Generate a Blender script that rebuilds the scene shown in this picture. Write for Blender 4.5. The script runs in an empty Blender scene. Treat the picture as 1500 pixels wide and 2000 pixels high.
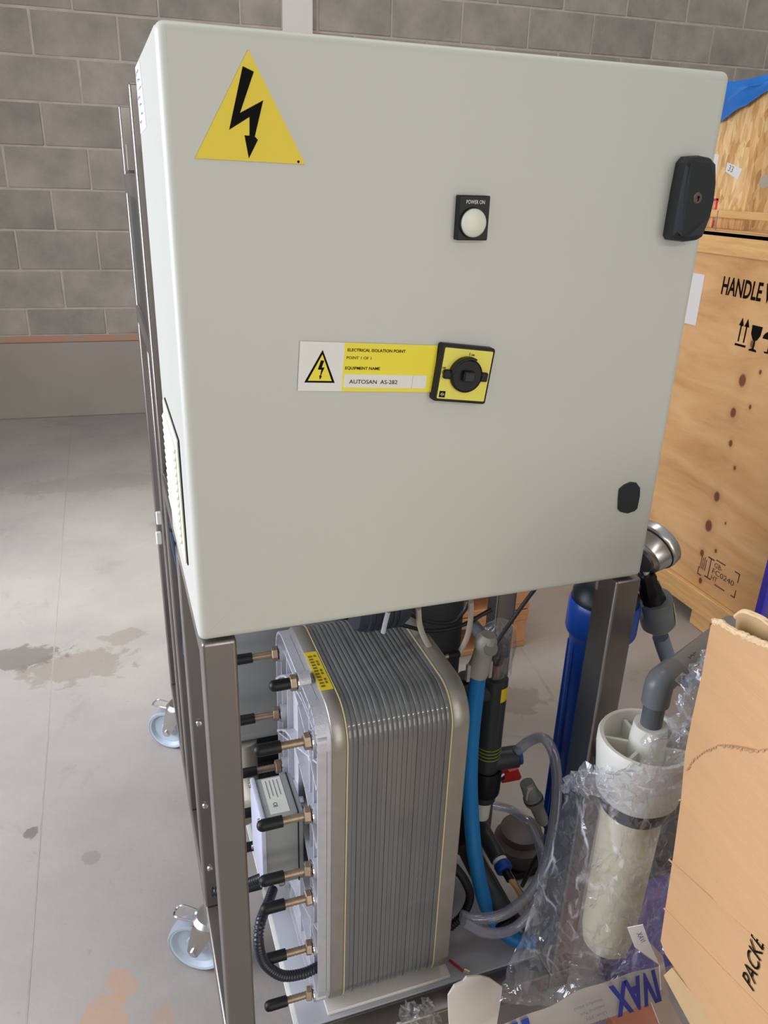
import bpy, bmesh, math, random
from mathutils import Vector, Matrix, noise
random.seed(7)
C = bpy.context.scene.collection
PI = math.pi

# ---------------------------------------------------------------- camera
CAM = Vector((-.0627, -.7824, 1.471)); F = 1523.3
ROWS = [(.94488, -.32591, .03138), (-.10078, -.38071, -.91919), (.31152, .86536, -.39257)]   # right, down, forward
cd = bpy.data.cameras.new('camera'); cam = bpy.data.objects.new('camera', cd); C.objects.link(cam)
r_, d_, f_ = [Vector(r) for r in ROWS]
M = Matrix((r_, -d_, -f_)).transposed().to_4x4(); M.translation = CAM
cam.matrix_world = M
cd.sensor_fit = 'VERTICAL'; cd.sensor_height = 36; cd.lens = F / 2000 * 36; cd.clip_start = .02; cd.clip_end = 60
S = bpy.context.scene; S.camera = cam
S.view_settings.view_transform = 'Standard'; S.view_settings.look = 'None'
S.view_settings.gamma = 1; S.view_settings.use_curve_mapping = False
S.view_settings.exposure = 0.0

# ---------------------------------------------------------------- world and lights
w = bpy.data.worlds.new('world'); S.world = w; w.use_nodes = True
nt = w.node_tree; bg = nt.nodes['Background']
tc = nt.nodes.new('ShaderNodeTexCoord'); sx = nt.nodes.new('ShaderNodeSeparateXYZ'); cr = nt.nodes.new('ShaderNodeValToRGB')
nt.links.new(tc.outputs['Generated'], sx.inputs[0]); nt.links.new(sx.outputs[2], cr.inputs[0]); nt.links.new(cr.outputs[0], bg.inputs[0])
cr.color_ramp.elements[0].position = 0.0; cr.color_ramp.elements[0].color = (.42, .38, .34, 1)
cr.color_ramp.elements[1].position = 1.0; cr.color_ramp.elements[1].color = (.95, .97, 1.0, 1)
bg.inputs[1].default_value = .50

def area(name, loc, target, sx_, sy_, power, col=(1, 1, 1), spread=180):
    l = bpy.data.lights.new(name, 'AREA'); l.shape = 'RECTANGLE'; l.size = sx_; l.size_y = sy_; l.energy = power; l.color = col; l.spread = math.radians(spread)
    o = bpy.data.objects.new(name, l); C.objects.link(o); o.location = loc
    o.rotation_euler = (Vector(target) - Vector(loc)).to_track_quat('-Z', 'Y').to_euler(); return o
area('doorway_daylight', (-2.5, .7, 1.55), (0, .5, 1.1), 2.2, 1.9, 104, (.84, .88, 1.0), 150)
area('floor_beam', (-3.0, 2.0, 3.0), (.1, 2.12, 0), 1.3, .6, 11, (.96, .97, 1.0), 34)  # narrow beam added from upper left to brighten a strip of floor
area('roof_light', (.6, .9, 5.2), (.5, 1.2, 0), 5.0, .35, 60, (1, .985, .96))
area('strip_lamp', (.6, -4.0, 3.0), (.4, 0, .8), 4.0, .16, 42, (1, .98, .95))
area('front_fill', (1.2, -5.2, 1.1), (.3, 0, .9), 4.5, 2.0, 92, (1, .98, .94))  # unseen soft fill, added behind the camera to brighten the enclosure front

# ---------------------------------------------------------------- helpers
AX = {'x': 0, 'y': 1, 'z': 2}
def ray(px, py): return r_ * (px - 750) + d_ * (py - 1000) + f_ * F
def at(px, py, ax, v):                       # the point on the plane ax = v (metres) seen at a pixel of the photograph
    d = ray(px, py); i = AX[ax]; return CAM + d * ((v - CAM[i]) / d[i])
def at_plane(px, py, p0, n):
    d = ray(px, py); return CAM + d * ((p0 - CAM).dot(n) / d.dot(n))
def srgb(r, g, b, a=1.0):
    f = lambda c: (c / 255 / 12.92) if c / 255 <= .04045 else ((c / 255 + .055) / 1.055) ** 2.4
    return (f(r), f(g), f(b), a)
WL = {}
def tag(o, label=None, cat=None, group=None, kind=None):
    if label: o['label'] = label
    if cat: o['category'] = cat
    if group: o['group'] = group
    if kind: o['kind'] = kind
    return o
def empty(name, loc, label=None, cat=None, group=None, kind=None):
    o = bpy.data.objects.new(name, None); C.objects.link(o); o.location = loc; o.empty_display_size = .05
    WL[o.name] = Vector(loc); return tag(o, label, cat, group, kind)
def put(name, bm, m, parent=None, smooth=False, origin=None, angle=40):
    bm.normal_update()
    me = bpy.data.meshes.new(name)
    if origin is None:
        vs = [v.co for v in bm.verts]
        origin = Vector(((min(v.x for v in vs) + max(v.x for v in vs)) / 2, (min(v.y for v in vs) + max(v.y for v in vs)) / 2, min(v.z for v in vs)))
    origin = Vector(origin)
    bmesh.ops.translate(bm, verts=bm.verts, vec=-origin)
    if smooth:
        for fc in bm.faces: fc.smooth = len(fc.verts) <= 4 and not (fc.calc_area() > .02) and abs(abs(fc.normal.y) - 1) > 1e-5
        for e in bm.edges:
            if len(e.link_faces) == 2 and e.calc_face_angle(0) > math.radians(angle): e.smooth = False
    bm.to_mesh(me); bm.free(); me.materials.append(m)
    return place(name, me, origin, parent)
def place(name, me, loc, parent=None, rot=None):
    o = bpy.data.objects.new(name, me); C.objects.link(o); WL[o.name] = Vector(loc)
    o.location = Vector(loc) - (WL[parent.name] if parent else Vector((0, 0, 0)))
    if parent: o.parent = parent
    if rot: o.rotation_euler = rot
    return o
def frame(o, u, v=None):
    u = Vector(u).normalized()
    if v is None: v = Vector((0, 0, 1)) if abs(u.z) < .9 else Vector((0, 1, 0))
    v = (Vector(v) - u * Vector(v).dot(u)).normalized(); n = u.cross(v)
    m = Matrix((u, v, n)).transposed().to_4x4(); m.translation = Vector(o); return m
def box(bm, a, b, bev=0, seg=1, mat=None):
    r = bmesh.ops.create_cube(bm, size=1); vs = r['verts']; a = Vector(a); b = Vector(b)
    for v in vs: v.co = Vector([(a[i] + b[i]) / 2 + v.co[i] * (b[i] - a[i]) for i in range(3)])
    if bev:
        es = list({e for v in vs for e in v.link_edges})
        rr = bmesh.ops.bevel(bm, geom=es, offset=bev, segments=seg, affect='EDGES', profile=.5)
        vs = list({v for f in rr['faces'] for v in f.verts} | {v for v in vs if v.is_valid})
    if mat:
        for v in vs: v.co = mat @ v.co
    return bm
def prism(bm, pts, z0, z1, mat=None, bev=0, seg=1):
    """polygon pts (2-D) extruded from z0 to z1 in the frame mat"""
    b = bmesh.new()
    vs = [b.verts.new((p[0], p[1], z0)) for p in pts]; f = b.faces.new(vs)
    r = bmesh.ops.extrude_face_region(b, geom=[f])
    for v in [g for g in r['geom'] if isinstance(g, bmesh.types.BMVert)]: v.co.z = z1
    bmesh.ops.recalc_face_normals(b, faces=b.faces)
    if bev:
        es = [e for e in b.edges if abs(e.verts[0].co.z - z1) < 1e-7 and abs(e.verts[1].co.z - z1) < 1e-7]
        bmesh.ops.bevel(b, geom=es, offset=bev, segments=seg, affect='EDGES', profile=.5)
    if mat: bmesh.ops.transform(b, matrix=mat, verts=b.verts)
    merge(bm, b); return bm
def merge(bm, b):
    me = bpy.data.meshes.new('t'); b.to_mesh(me); b.free(); bm.from_mesh(me); bpy.data.meshes.remove(me)
def lathe(bm, prof, o, axis, seg=24, u=None):
    axis = Vector(axis).normalized(); t = Vector((1, 0, 0)) if abs(axis.x) < .8 else Vector((0, 1, 0))
    a = (t - axis * t.dot(axis)).normalized(); b_ = axis.cross(a); o = Vector(o); rings = []
    for r, h in prof:
        if r < 1e-6: rings.append([bm.verts.new(o + axis * h)])
        else: rings.append([bm.verts.new(o + axis * h + (a * math.cos(2 * PI * k / seg) + b_ * math.sin(2 * PI * k / seg)) * r) for k in range(seg)])
    for A, B in zip(rings, rings[1:]):
        for k in range(seg):
            k2 = (k + 1) % seg
            if len(A) == 1 and len(B) == 1: continue
            if len(A) == 1: bm.faces.new((A[0], B[k2], B[k]))
            elif len(B) == 1: bm.faces.new((A[k], A[k2], B[0]))
            else: bm.faces.new((A[k], A[k2], B[k2], B[k]))
    return bm
def cyl(bm, a, b, r, seg=16, bev=0):
    a = Vector(a); b = Vector(b); L = (b - a).length; ax = b - a
    p = [(0, 0), (r - bev, 0)] + ([(r, bev), (r, L - bev)] if bev else [(r, L)]) + ([(r - bev, L)] if bev else []) + [(0, L)]
    return lathe(bm, p, a, ax, seg)
def crom(pts, n=10):
    P = [Vector(p) for p in pts]; P = [P[0] * 2 - P[1]] + P + [P[-1] * 2 - P[-2]]; out = []
    for i in range(1, len(P) - 2):
        for k in range(n):
            t = k / n; a, b, c, d = P[i - 1:i + 3]
            out.append(.5 * ((2 * b) + (c - a) * t + (2 * a - 5 * b + 4 * c - d) * t * t + (3 * b - a - 3 * c + d) * t ** 3))
    out.append(P[-2]); return out
def tube(bm, pts, r, seg=10, n=8, rf=None, caps=True):
    P = crom(pts, n) if n else [Vector(p) for p in pts]
    T = [(P[min(i + 1, len(P) - 1)] - P[max(i - 1, 0)]).normalized() for i in range(len(P))]
    u = Vector((0, 0, 1)) if abs(T[0].z) < .9 else Vector((1, 0, 0)); rings = []
    for i, p in enumerate(P):
        u = (u - T[i] * u.dot(T[i])).normalized(); v = T[i].cross(u); rr = rf(i, len(P)) if rf else r
        rings.append([bm.verts.new(p + (u * math.cos(2 * PI * k / seg) + v * math.sin(2 * PI * k / seg)) * rr) for k in range(seg)])
    for A, B in zip(rings, rings[1:]):
        for k in range(seg): bm.faces.new((A[k], A[(k + 1) % seg], B[(k + 1) % seg], B[k]))
    if caps: bm.faces.new(rings[0][::-1]); bm.faces.new(rings[-1])
    return bm
def corrugated(bm, pts, r, pitch, seg=12, depth=.18):
    P = crom(pts, 14); L = [0]
    for a, b in zip(P, P[1:]): L.append(L[-1] + (b - a).length)
    n = int(L[-1] / pitch * 4); Q = []; j = 0
    for k in range(n + 1):
        s = L[-1] * k / n
        while j < len(L) - 2 and L[j + 1] < s: j += 1
        t = (s - L[j]) / max(1e-9, L[j + 1] - L[j]); Q.append(P[j].lerp(P[j + 1], t))
    return tube(bm, Q, r, seg, 0, rf=lambda i, N: r * (1 if i % 4 in (0, 1) else 1 - depth))
def rrect(x0, y0, x1, y1, r, n=6):
    out = []
    for cx, cy, a0 in ((x1 - r, y1 - r, 0), (x0 + r, y1 - r, 90), (x0 + r, y0 + r, 180), (x1 - r, y0 + r, 270)):
        for k in range(n + 1):
            a = math.radians(a0 + 90 * k / n); out.append((cx + r * math.cos(a), cy + r * math.sin(a)))
    return out
def text(s, h, o, right, up, m, parent, bold=0, width=None, name='lettering', thick=.0003, align='LEFT'):
    """flat lettering: o baseline start, h capital height; right and up are directions on the surface"""
    c = bpy.data.curves.new('t', 'FONT'); c.body = s; c.size = 1; c.offset = bold; c.extrude = 0; c.resolution_u = 3; c.align_x = 'LEFT'
    ob = bpy.data.objects.new('t', c); C.objects.link(ob); bpy.context.view_layer.update()
    me = bpy.data.meshes.new_from_object(ob.evaluated_get(bpy.context.evaluated_depsgraph_get())); bpy.data.objects.remove(ob); bpy.data.curves.remove(c)
    right = Vector(right).normalized(); up = Vector(up).normalized(); n = right.cross(up).normalized(); sc = h / .69
    xs = [v.co.x for v in me.vertices]; x0 = min(xs); wid = (max(xs) - x0); sx = (width / wid) if width else sc
    if align == 'CENTER': o = Vector(o) - right * (wid * sx / 2)
    bm = bmesh.new(); bm.from_mesh(me); bpy.data.meshes.remove(me)
    for v in bm.verts: v.co = Vector(o) + right * ((v.co.x - x0) * sx) + up * (v.co.y * sc) + n * thick
    return put(name, bm, m, parent)
def quad(bm, pts):
    bm.faces.new([bm.verts.new(Vector(p)) for p in pts]); return bm
def slab(pts, n, t):
    """3-D polygon pts thickened by t along -n"""
    bm = bmesh.new(); n = Vector(n).normalized(); a = [bm.verts.new(Vector(p)) for p in pts]; b = [bm.verts.new(Vector(p) - n * t) for p in pts]
    bm.faces.new(a); bm.faces.new(b[::-1])
    for i in range(len(a)): bm.faces.new((a[i], b[i], b[(i + 1) % len(a)], a[(i + 1) % len(a)]))
    bmesh.ops.recalc_face_normals(bm, faces=bm.faces); return bm

# ---------------------------------------------------------------- materials
MATS = {}
def mat(name, col, rough=.5, metal=0, noise_amt=0, noise_scale=20, bump=0, bump_scale=200, spec=.5, coat=0, trans=0, ior=1.45, stretch=None, subsurf=0, rand=0, col2=None):
    m = bpy.data.materials.new(name); m.use_nodes = True; n = m.node_tree.nodes; L = m.node_tree.links; b = n['Principled BSDF']
    b.inputs['Base Color'].default_value = col; b.inputs['Roughness'].default_value = rough; b.inputs['Metallic'].default_value = metal
    b.inputs['Specular IOR Level'].default_value = spec; b.inputs['Coat Weight'].default_value = coat; b.inputs['Transmission Weight'].default_value = trans; b.inputs['IOR'].default_value = ior
    if subsurf: b.inputs['Subsurface Weight'].default_value = subsurf; b.inputs['Subsurface Scale'].default_value = .02
    if noise_amt or bump or col2:
        t = n.new('ShaderNodeTexCoord'); mp = n.new('ShaderNodeMapping'); L.new(t.outputs['Object'], mp.inputs[0])
        if stretch: mp.inputs['Scale'].default_value = stretch
    if noise_amt or col2:
        nz = n.new('ShaderNodeTexNoise'); nz.inputs['Scale'].default_value = noise_scale; nz.inputs['Detail'].default_value = 5; nz.inputs['Roughness'].default_value = .6
        L.new(mp.outputs[0], nz.inputs['Vector']); rp = n.new('ShaderNodeValToRGB'); L.new(nz.outputs['Fac'], rp.inputs[0])
        c2 = col2 or tuple(c * (1 - noise_amt) for c in col[:3]) + (1,); c1 = col if col2 else tuple(min(1, c * (1 + noise_amt)) for c in col[:3]) + (1,)
        rp.color_ramp.elements[0].position = .3; rp.color_ramp.elements[1].position = .7
        rp.color_ramp.elements[0].color = c2; rp.color_ramp.elements[1].color = c1; src = rp.outputs[0]
        if rand:
            oi = n.new('ShaderNodeObjectInfo'); mr = n.new('ShaderNodeMapRange'); mr.inputs['To Min'].default_value = 1 - rand; mr.inputs['To Max'].default_value = 1 + rand
            L.new(oi.outputs['Random'], mr.inputs['Value']); hv = n.new('ShaderNodeHueSaturation'); L.new(mr.outputs[0], hv.inputs['Value']); L.new(src, hv.inputs['Color']); src = hv.outputs[0]
            ad = n.new('ShaderNodeVectorMath'); ad.operation = 'ADD'; mu = n.new('ShaderNodeMath'); mu.operation = 'MULTIPLY'; mu.inputs[1].default_value = 37
            L.new(oi.outputs['Random'], mu.inputs[0]); L.new(mp.outputs[0], ad.inputs[0]); L.new(mu.outputs[0], ad.inputs[1]); L.new(ad.outputs[0], nz.inputs['Vector'])
        L.new(src, b.inputs['Base Color'])
    if bump:
        bz = n.new('ShaderNodeTexNoise'); bz.inputs['Scale'].default_value = bump_scale; bz.inputs['Detail'].default_value = 3; L.new(mp.outputs[0], bz.inputs['Vector'])
        bp = n.new('ShaderNodeBump'); bp.inputs['Strength'].default_value = bump; bp.inputs['Distance'].default_value = .002; L.new(bz.outputs['Fac'], bp.inputs['Height']); L.new(bp.outputs[0], b.inputs['Normal'])
    MATS[name] = m; return m
paint = mat('enclosure_paint', srgb(190, 191, 182), .42)
paint_side = paint
black_pl = mat('black_plastic', srgb(17, 18, 20), .45, spec=.35)
char_pl = mat('charcoal_plastic', srgb(37, 42, 44), .5, spec=.4)
yellow = mat('sign_yellow', srgb(222, 196, 32), .45)
yellow2 = mat('label_yellow', srgb(232, 216, 50), .5)
pale_yellow = mat('switch_yellow', srgb(224, 214, 90), .5)
ink = mat('black_ink', srgb(14, 14, 13), .7, spec=.1)
white_pl = mat('white_label', srgb(222, 220, 214), .5)
lens_m = mat('lamp_lens', srgb(218, 215, 200), .35, subsurf=.3)
cream = mat('cream_plastic', srgb(224, 222, 200), .5)
dark_gap = mat('dark_rubber', srgb(20, 21, 21), .8)
steel = mat('brushed_steel', (.27, .245, .228, 1), .34, .93, noise_amt=.05, noise_scale=7, bump=.04, bump_scale=300)
steel_b = mat('bright_steel', (.55, .53, .51, 1), .28, 1, noise_amt=.06, noise_scale=30)
chrome = mat('chrome', (.7, .7, .72, 1), .15, 1)
brass = mat('yellow_zinc', srgb(148, 130, 108), .42, .7, noise_amt=.15, noise_scale=90)
alu = mat('cast_aluminium', srgb(192, 193, 199), .5, .35, noise_amt=.06, noise_scale=50, bump=.3, bump_scale=400)
alu_d = mat('machined_aluminium', srgb(158, 154, 146), .38, .55, noise_amt=.05, noise_scale=40)
plate_m = mat('grey_cell_plate', srgb(104, 107, 108), .27, noise_amt=.06, noise_scale=6, rand=.07, coat=.7)
cream_g = mat('cream_gasket', srgb(206, 190, 145), .6)
grey_pvc = mat('grey_pvc', srgb(104, 109, 112), .35)
dgrey_pvc = mat('dark_grey_pvc', srgb(48, 52, 54), .4)
tank_m = mat('grey_tank', srgb(168, 171, 172), .55, noise_amt=.05, noise_scale=4)
tank_d = mat('dark_grey_panel', srgb(62, 64, 66), .5)
blue_h = mat('blue_hose', srgb(26, 122, 190), .42)
blue_f = mat('blue_housing', srgb(22, 74, 168), .3)
blue_d = mat('blue_cap', srgb(16, 66, 150), .5)
red_m = mat('red_handle', srgb(196, 34, 36), .35)
white_pp = mat('white_polypropylene', srgb(222, 222, 212), .45, subsurf=.25)
white_tr = mat('translucent_sump', srgb(204, 198, 170), .45, subsurf=.3)
grey_box = mat('grey_terminal_box', srgb(138, 140, 138), .5)
beige_p = mat('beige_pipe', srgb(160, 154, 138), .5)
brown_m = mat('brown_cast_iron', srgb(74, 66, 62), .5, noise_amt=.2, noise_scale=25)
wheel_m = mat('blue_grey_wheel', srgb(170, 182, 194), .5)
tyre_m = mat('grey_tyre', srgb(134, 142, 150), .6)
ply = None
card = mat('kraft_cardboard', srgb(194, 152, 108), .75, noise_amt=.05, noise_scale=3, bump=.25, bump_scale=60, stretch=(1, 1, 12))
card2 = mat('torn_paper', srgb(214, 186, 146), .85, noise_amt=.12, noise_scale=30, bump=.6, bump_scale=120)
card_in = mat('inner_cardboard', srgb(190, 160, 116), .85, noise_amt=.06, noise_scale=12)
foam = mat('white_foam_sheet', srgb(226, 220, 212), .8, bump=.15, bump_scale=40)
tape_w = mat('white_tape', srgb(224, 220, 214), .35)
tape_blue = mat('tape_blue_print', srgb(38, 62, 172), .4)
blue_film = mat('blue_polythene', srgb(40, 112, 190), .18, noise_amt=.15, noise_scale=6, coat=.4)
purple = mat('purple_plastic', srgb(84, 76, 140), .4)
purple_e = mat('blue_violet_edge', srgb(66, 58, 190), .4)
wood_b = mat('pine_batten', srgb(214, 172, 112), .6, noise_amt=.16, noise_scale=5, stretch=(14, 1.2, 14), bump=.2, bump_scale=40)
wood_b2 = mat('pine_board', srgb(220, 174, 112), .6, noise_amt=.18, noise_scale=4, stretch=(16, 1.5, 16), bump=.2, bump_scale=40)
block_m = mat('concrete_block', srgb(172, 164, 154), .9, noise_scale=5, col2=srgb(142, 136, 129), bump=1, bump_scale=90, rand=.07)
mortar = mat('mortar', srgb(184, 176, 163), .95, noise_amt=.12, noise_scale=14, bump=.6, bump_scale=120)
plinth = mat('cast_concrete', srgb(158, 150, 140), .85, noise_amt=.05, noise_scale=3, bump=.3, bump_scale=60)
orange_b = mat('red_clay_band', srgb(190, 132, 100), .85, noise_scale=7, col2=srgb(160, 146, 130), bump=.3, bump_scale=60)
col_paint = mat('white_column_paint', srgb(222, 216, 210), .55)
smoke = mat('dark_smoked_panel', srgb(46, 47, 48), .3)
conduit = mat('black_conduit', srgb(34, 36, 46), .3)
cable_m = mat('black_cable', srgb(24, 25, 28), .45)
bluecab = mat('blue_black_cable', srgb(40, 62, 84), .35)
beige_h = mat('beige_tube', srgb(176, 168, 154), .45)
tan_t = mat('tan_tube', srgb(190, 150, 96), .45)
grey_pl2 = mat('grey_plug', srgb(128, 130, 124), .5)
braid = mat('grey_braided_hose', srgb(110, 122, 138), .5, bump=1, bump_scale=700)
tray_m = mat('grey_tray', srgb(176, 178, 184), .45, noise_amt=.03, noise_scale=6)
stick_b = mat('blue_writing_ink', srgb(140, 146, 186), .6)
mark_red = mat('red_marker', srgb(214, 50, 60), .6)
clearglass = None

def mat_clear(name, tint, base, rough, whiteness, bump=0, bscale=40, crease=0):
    m = bpy.data.materials.new(name); m.use_nodes = True; n = m.node_tree.nodes; L = m.node_tree.links; n.remove(n['Principled BSDF']); out = n['Material Output']
    tr = n.new('ShaderNodeBsdfTransparent'); tr.inputs[0].default_value = tint
    gl = n.new('ShaderNodeBsdfGlossy'); gl.inputs['Roughness'].default_value = rough; gl.inputs['Color'].default_value = (1, 1, 1, 1)
    df = n.new('ShaderNodeBsdfDiffuse'); df.inputs[0].default_value = base
    lw = n.new('ShaderNodeLayerWeight'); lw.inputs['Blend'].default_value = .5; pw = n.new('ShaderNodeMath'); pw.operation = 'POWER'; pw.inputs[1].default_value = 3.5; L.new(lw.outputs['Facing'], pw.inputs[0]); fr = n.new('ShaderNodeMath'); fr.operation = 'MULTIPLY_ADD'; L.new(pw.outputs[0], fr.inputs[0]); fr.inputs[1].default_value = .75; fr.inputs[2].default_value = .07
    m1 = n.new('ShaderNodeMixShader'); m1.inputs[0].default_value = whiteness; m2 = n.new('ShaderNodeMixShader')
    L.new(tr.outputs[0], m1.inputs[1]); L.new(df.outputs[0], m1.inputs[2]); L.new(fr.outputs[0], m2.inputs[0]); L.new(m1.outputs[0], m2.inputs[1]); L.new(gl.outputs[0], m2.inputs[2]); L.new(m2.outputs[0], out.inputs[0])
    if bump:
        t = n.new('ShaderNodeTexCoord'); nz = n.new('ShaderNodeTexNoise'); nz.inputs['Scale'].default_value = bscale; nz.inputs['Detail'].default_value = 4; nz.inputs['Distortion'].default_value = 1.2
        L.new(t.outputs['Object'], nz.inputs['Vector']); bp = n.new('ShaderNodeBump'); bp.inputs['Strength'].default_value = bump; bp.inputs['Distance'].default_value = .01
        L.new(nz.outputs['Fac'], bp.inputs['Height']); L.new(bp.outputs[0], gl.inputs['Normal']); L.new(bp.outputs[0], lw.inputs['Normal'])
    if crease:      # white lines painted along the folds for the glints of the sheet
        mp = n.new('ShaderNodeMapping'); mp.inputs['Scale'].default_value = (1, 1, .55); L.new(t.outputs['Object'], mp.inputs[0])
        wz = n.new('ShaderNodeTexNoise'); wz.inputs['Scale'].default_value = 9; L.new(mp.outputs[0], wz.inputs['Vector'])
        ad = n.new('ShaderNodeMix'); ad.data_type = 'VECTOR'; ad.inputs[0].default_value = .12; L.new(mp.outputs[0], ad.inputs[4]); L.new(wz.outputs['Color'], ad.inputs[5])
        vo = n.new('ShaderNodeTexVoronoi'); vo.feature = 'DISTANCE_TO_EDGE'; vo.inputs['Scale'].default_value = bscale * .9; L.new(ad.outputs[1], vo.inputs['Vector'])
        mr = n.new('ShaderNodeMapRange'); mr.inputs['From Min'].default_value = 0; mr.inputs['From Max'].default_value = .05; mr.inputs['To Min'].default_value = 1; mr.inputs['To Max'].default_value = 0; L.new(vo.outputs['Distance'], mr.inputs['Value'])
        mk = n.new('ShaderNodeTexNoise'); mk.inputs['Scale'].default_value = 14; L.new(t.outputs['Object'], mk.inputs['Vector'])
        m3 = n.new('ShaderNodeMapRange'); m3.inputs['From Min'].default_value = .45; m3.inputs['From Max'].default_value = .7; m3.inputs['To Max'].default_value = crease; L.new(mk.outputs['Fac'], m3.inputs['Value'])
        mu = n.new('ShaderNodeMath'); mu.operation = 'MULTIPLY_ADD'; L.new(mr.outputs[0], mu.inputs[0]); L.new(m3.outputs[0], mu.inputs[1]); mu.inputs[2].default_value = whiteness; L.new(mu.outputs[0], m1.inputs[0])
    return m
film_m = mat_clear('clear_polythene', (.95, .96, .985, 1), (.80, .82, .9, 1), .035, .045, .35, 20, crease=.6)
fold_m = mat_clear('gathered_polythene', (.9, .91, .94, 1), (.82, .83, .88, 1), .05, .13, .6, 40, crease=.7)
hose_c = mat_clear('clear_pvc_hose', (.78, .8, .86, 1), (.42, .44, .52, 1), .12, .38)
bag_m = mat_clear('clear_bag', (.95, .95, .95, 1), (.8, .8, .8, 1), .06, .05, .5, 45, crease=.4)

def mat_ply():
    m = mat('plywood', srgb(206, 156, 98), .55); n = m.node_tree.nodes; L = m.node_tree.links; b = n['Principled BSDF']
    t = n.new('ShaderNodeTexCoord'); mp = n.new('ShaderNodeMapping'); mp.inputs['Scale'].default_value = (1, 1, 5); L.new(t.outputs['Object'], mp.inputs[0])
    nz = n.new('ShaderNodeTexNoise'); nz.inputs['Scale'].default_value = 1.6; nz.inputs['Detail'].default_value = 7; nz.inputs['Roughness'].default_value = .62; nz.inputs['Distortion'].default_value = .8
    L.new(mp.outputs[0], nz.inputs['Vector']); rp = n.new('ShaderNodeValToRGB'); L.new(nz.outputs['Fac'], rp.inputs[0])
    e = rp.color_ramp.elements; e[0].position = .25; e[0].color = srgb(190, 136, 86); e[1].position = .72; e[1].color = srgb(232, 190, 136); k = e.new(.5); k.color = srgb(218, 170, 114)
    src = rp.outputs[0]
    # knots: fixed marks in the veneer, in the panel's own coordinates (y, z, radius)
    for ky, kz, kr in KNOTS:
        sub = n.new('ShaderNodeVectorMath'); sub.operation = 'SUBTRACT'; sub.inputs[1].default_value = (PLY0.x, ky, kz); L.new(t.outputs['Object'], sub.inputs[0])
        sc = n.new('ShaderNodeVectorMath'); sc.operation = 'MULTIPLY'; sc.inputs[1].default_value = (0, 1, .72); L.new(sub.outputs[0], sc.inputs[0])
        ln = n.new('ShaderNodeVectorMath'); ln.operation = 'LENGTH'; L.new(sc.outputs[0], ln.inputs[0])
        mr = n.new('ShaderNodeMapRange'); mr.interpolation_type = 'SMOOTHSTEP'; mr.inputs['From Min'].default_value = kr * .7; mr.inputs['From Max'].default_value = kr * 1.15; mr.inputs['To Min'].default_value = .9; mr.inputs['To Max'].default_value = 0; L.new(ln.outputs['Value'], mr.inputs['Value'])
        m2 = n.new('ShaderNodeMapRange'); m2.inputs['From Min'].default_value = kr; m2.inputs['From Max'].default_value = kr * 2.6; m2.inputs['To Min'].default_value = .35; m2.inputs['To Max'].default_value = 0; L.new(ln.outputs['Value'], m2.inputs['Value'])
        for fac, c in ((m2.outputs[0], srgb(186, 122, 66)), (mr.outputs[0], srgb(104, 56, 38))):
            mx = n.new('ShaderNodeMix'); mx.data_type = 'RGBA'; L.new(fac, mx.inputs[0]); L.new(src, mx.inputs[6]); mx.inputs[7].default_value = c; src = mx.outputs[2]
    L.new(src, b.inputs['Base Color']); return m
def mat_osb():
    m = mat('strand_board', srgb(214, 170, 108), .7); n = m.node_tree.nodes; L = m.node_tree.links; b = n['Principled BSDF']
    t = n.new('ShaderNodeTexCoord'); last = None
    for i, (rot, sc) in enumerate((((0, 0, 0), (85, 85, 22)), ((.9, 0, 0), (70, 70, 18)))):
        mp = n.new('ShaderNodeMapping'); mp.inputs['Rotation'].default_value = rot; mp.inputs['Scale'].default_value = sc; L.new(t.outputs['Object'], mp.inputs[0])
        vo = n.new('ShaderNodeTexVoronoi'); vo.inputs['Scale'].default_value = 1; L.new(mp.outputs[0], vo.inputs['Vector'])
        sp = n.new('ShaderNodeSeparateColor'); L.new(vo.outputs['Color'], sp.inputs[0])
        rp = n.new('ShaderNodeValToRGB'); L.new(sp.outputs[0], rp.inputs[0]); e = rp.color_ramp.elements
        e[0].position = .0; e[0].color = srgb(186, 136, 82); e[1].position = 1; e[1].color = srgb(240, 208, 156); e.new(.5).color = srgb(222, 180, 120)
        if last is None: last = rp.outputs[0]
        else:
            mx = n.new('ShaderNodeMix'); mx.data_type = 'RGBA'; L.new(sp.outputs[1], mx.inputs[0]); L.new(last, mx.inputs[6]); L.new(rp.outputs[0], mx.inputs[7]); last = mx.outputs[2]
    L.new(last, b.inputs['Base Color']); return m
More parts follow.
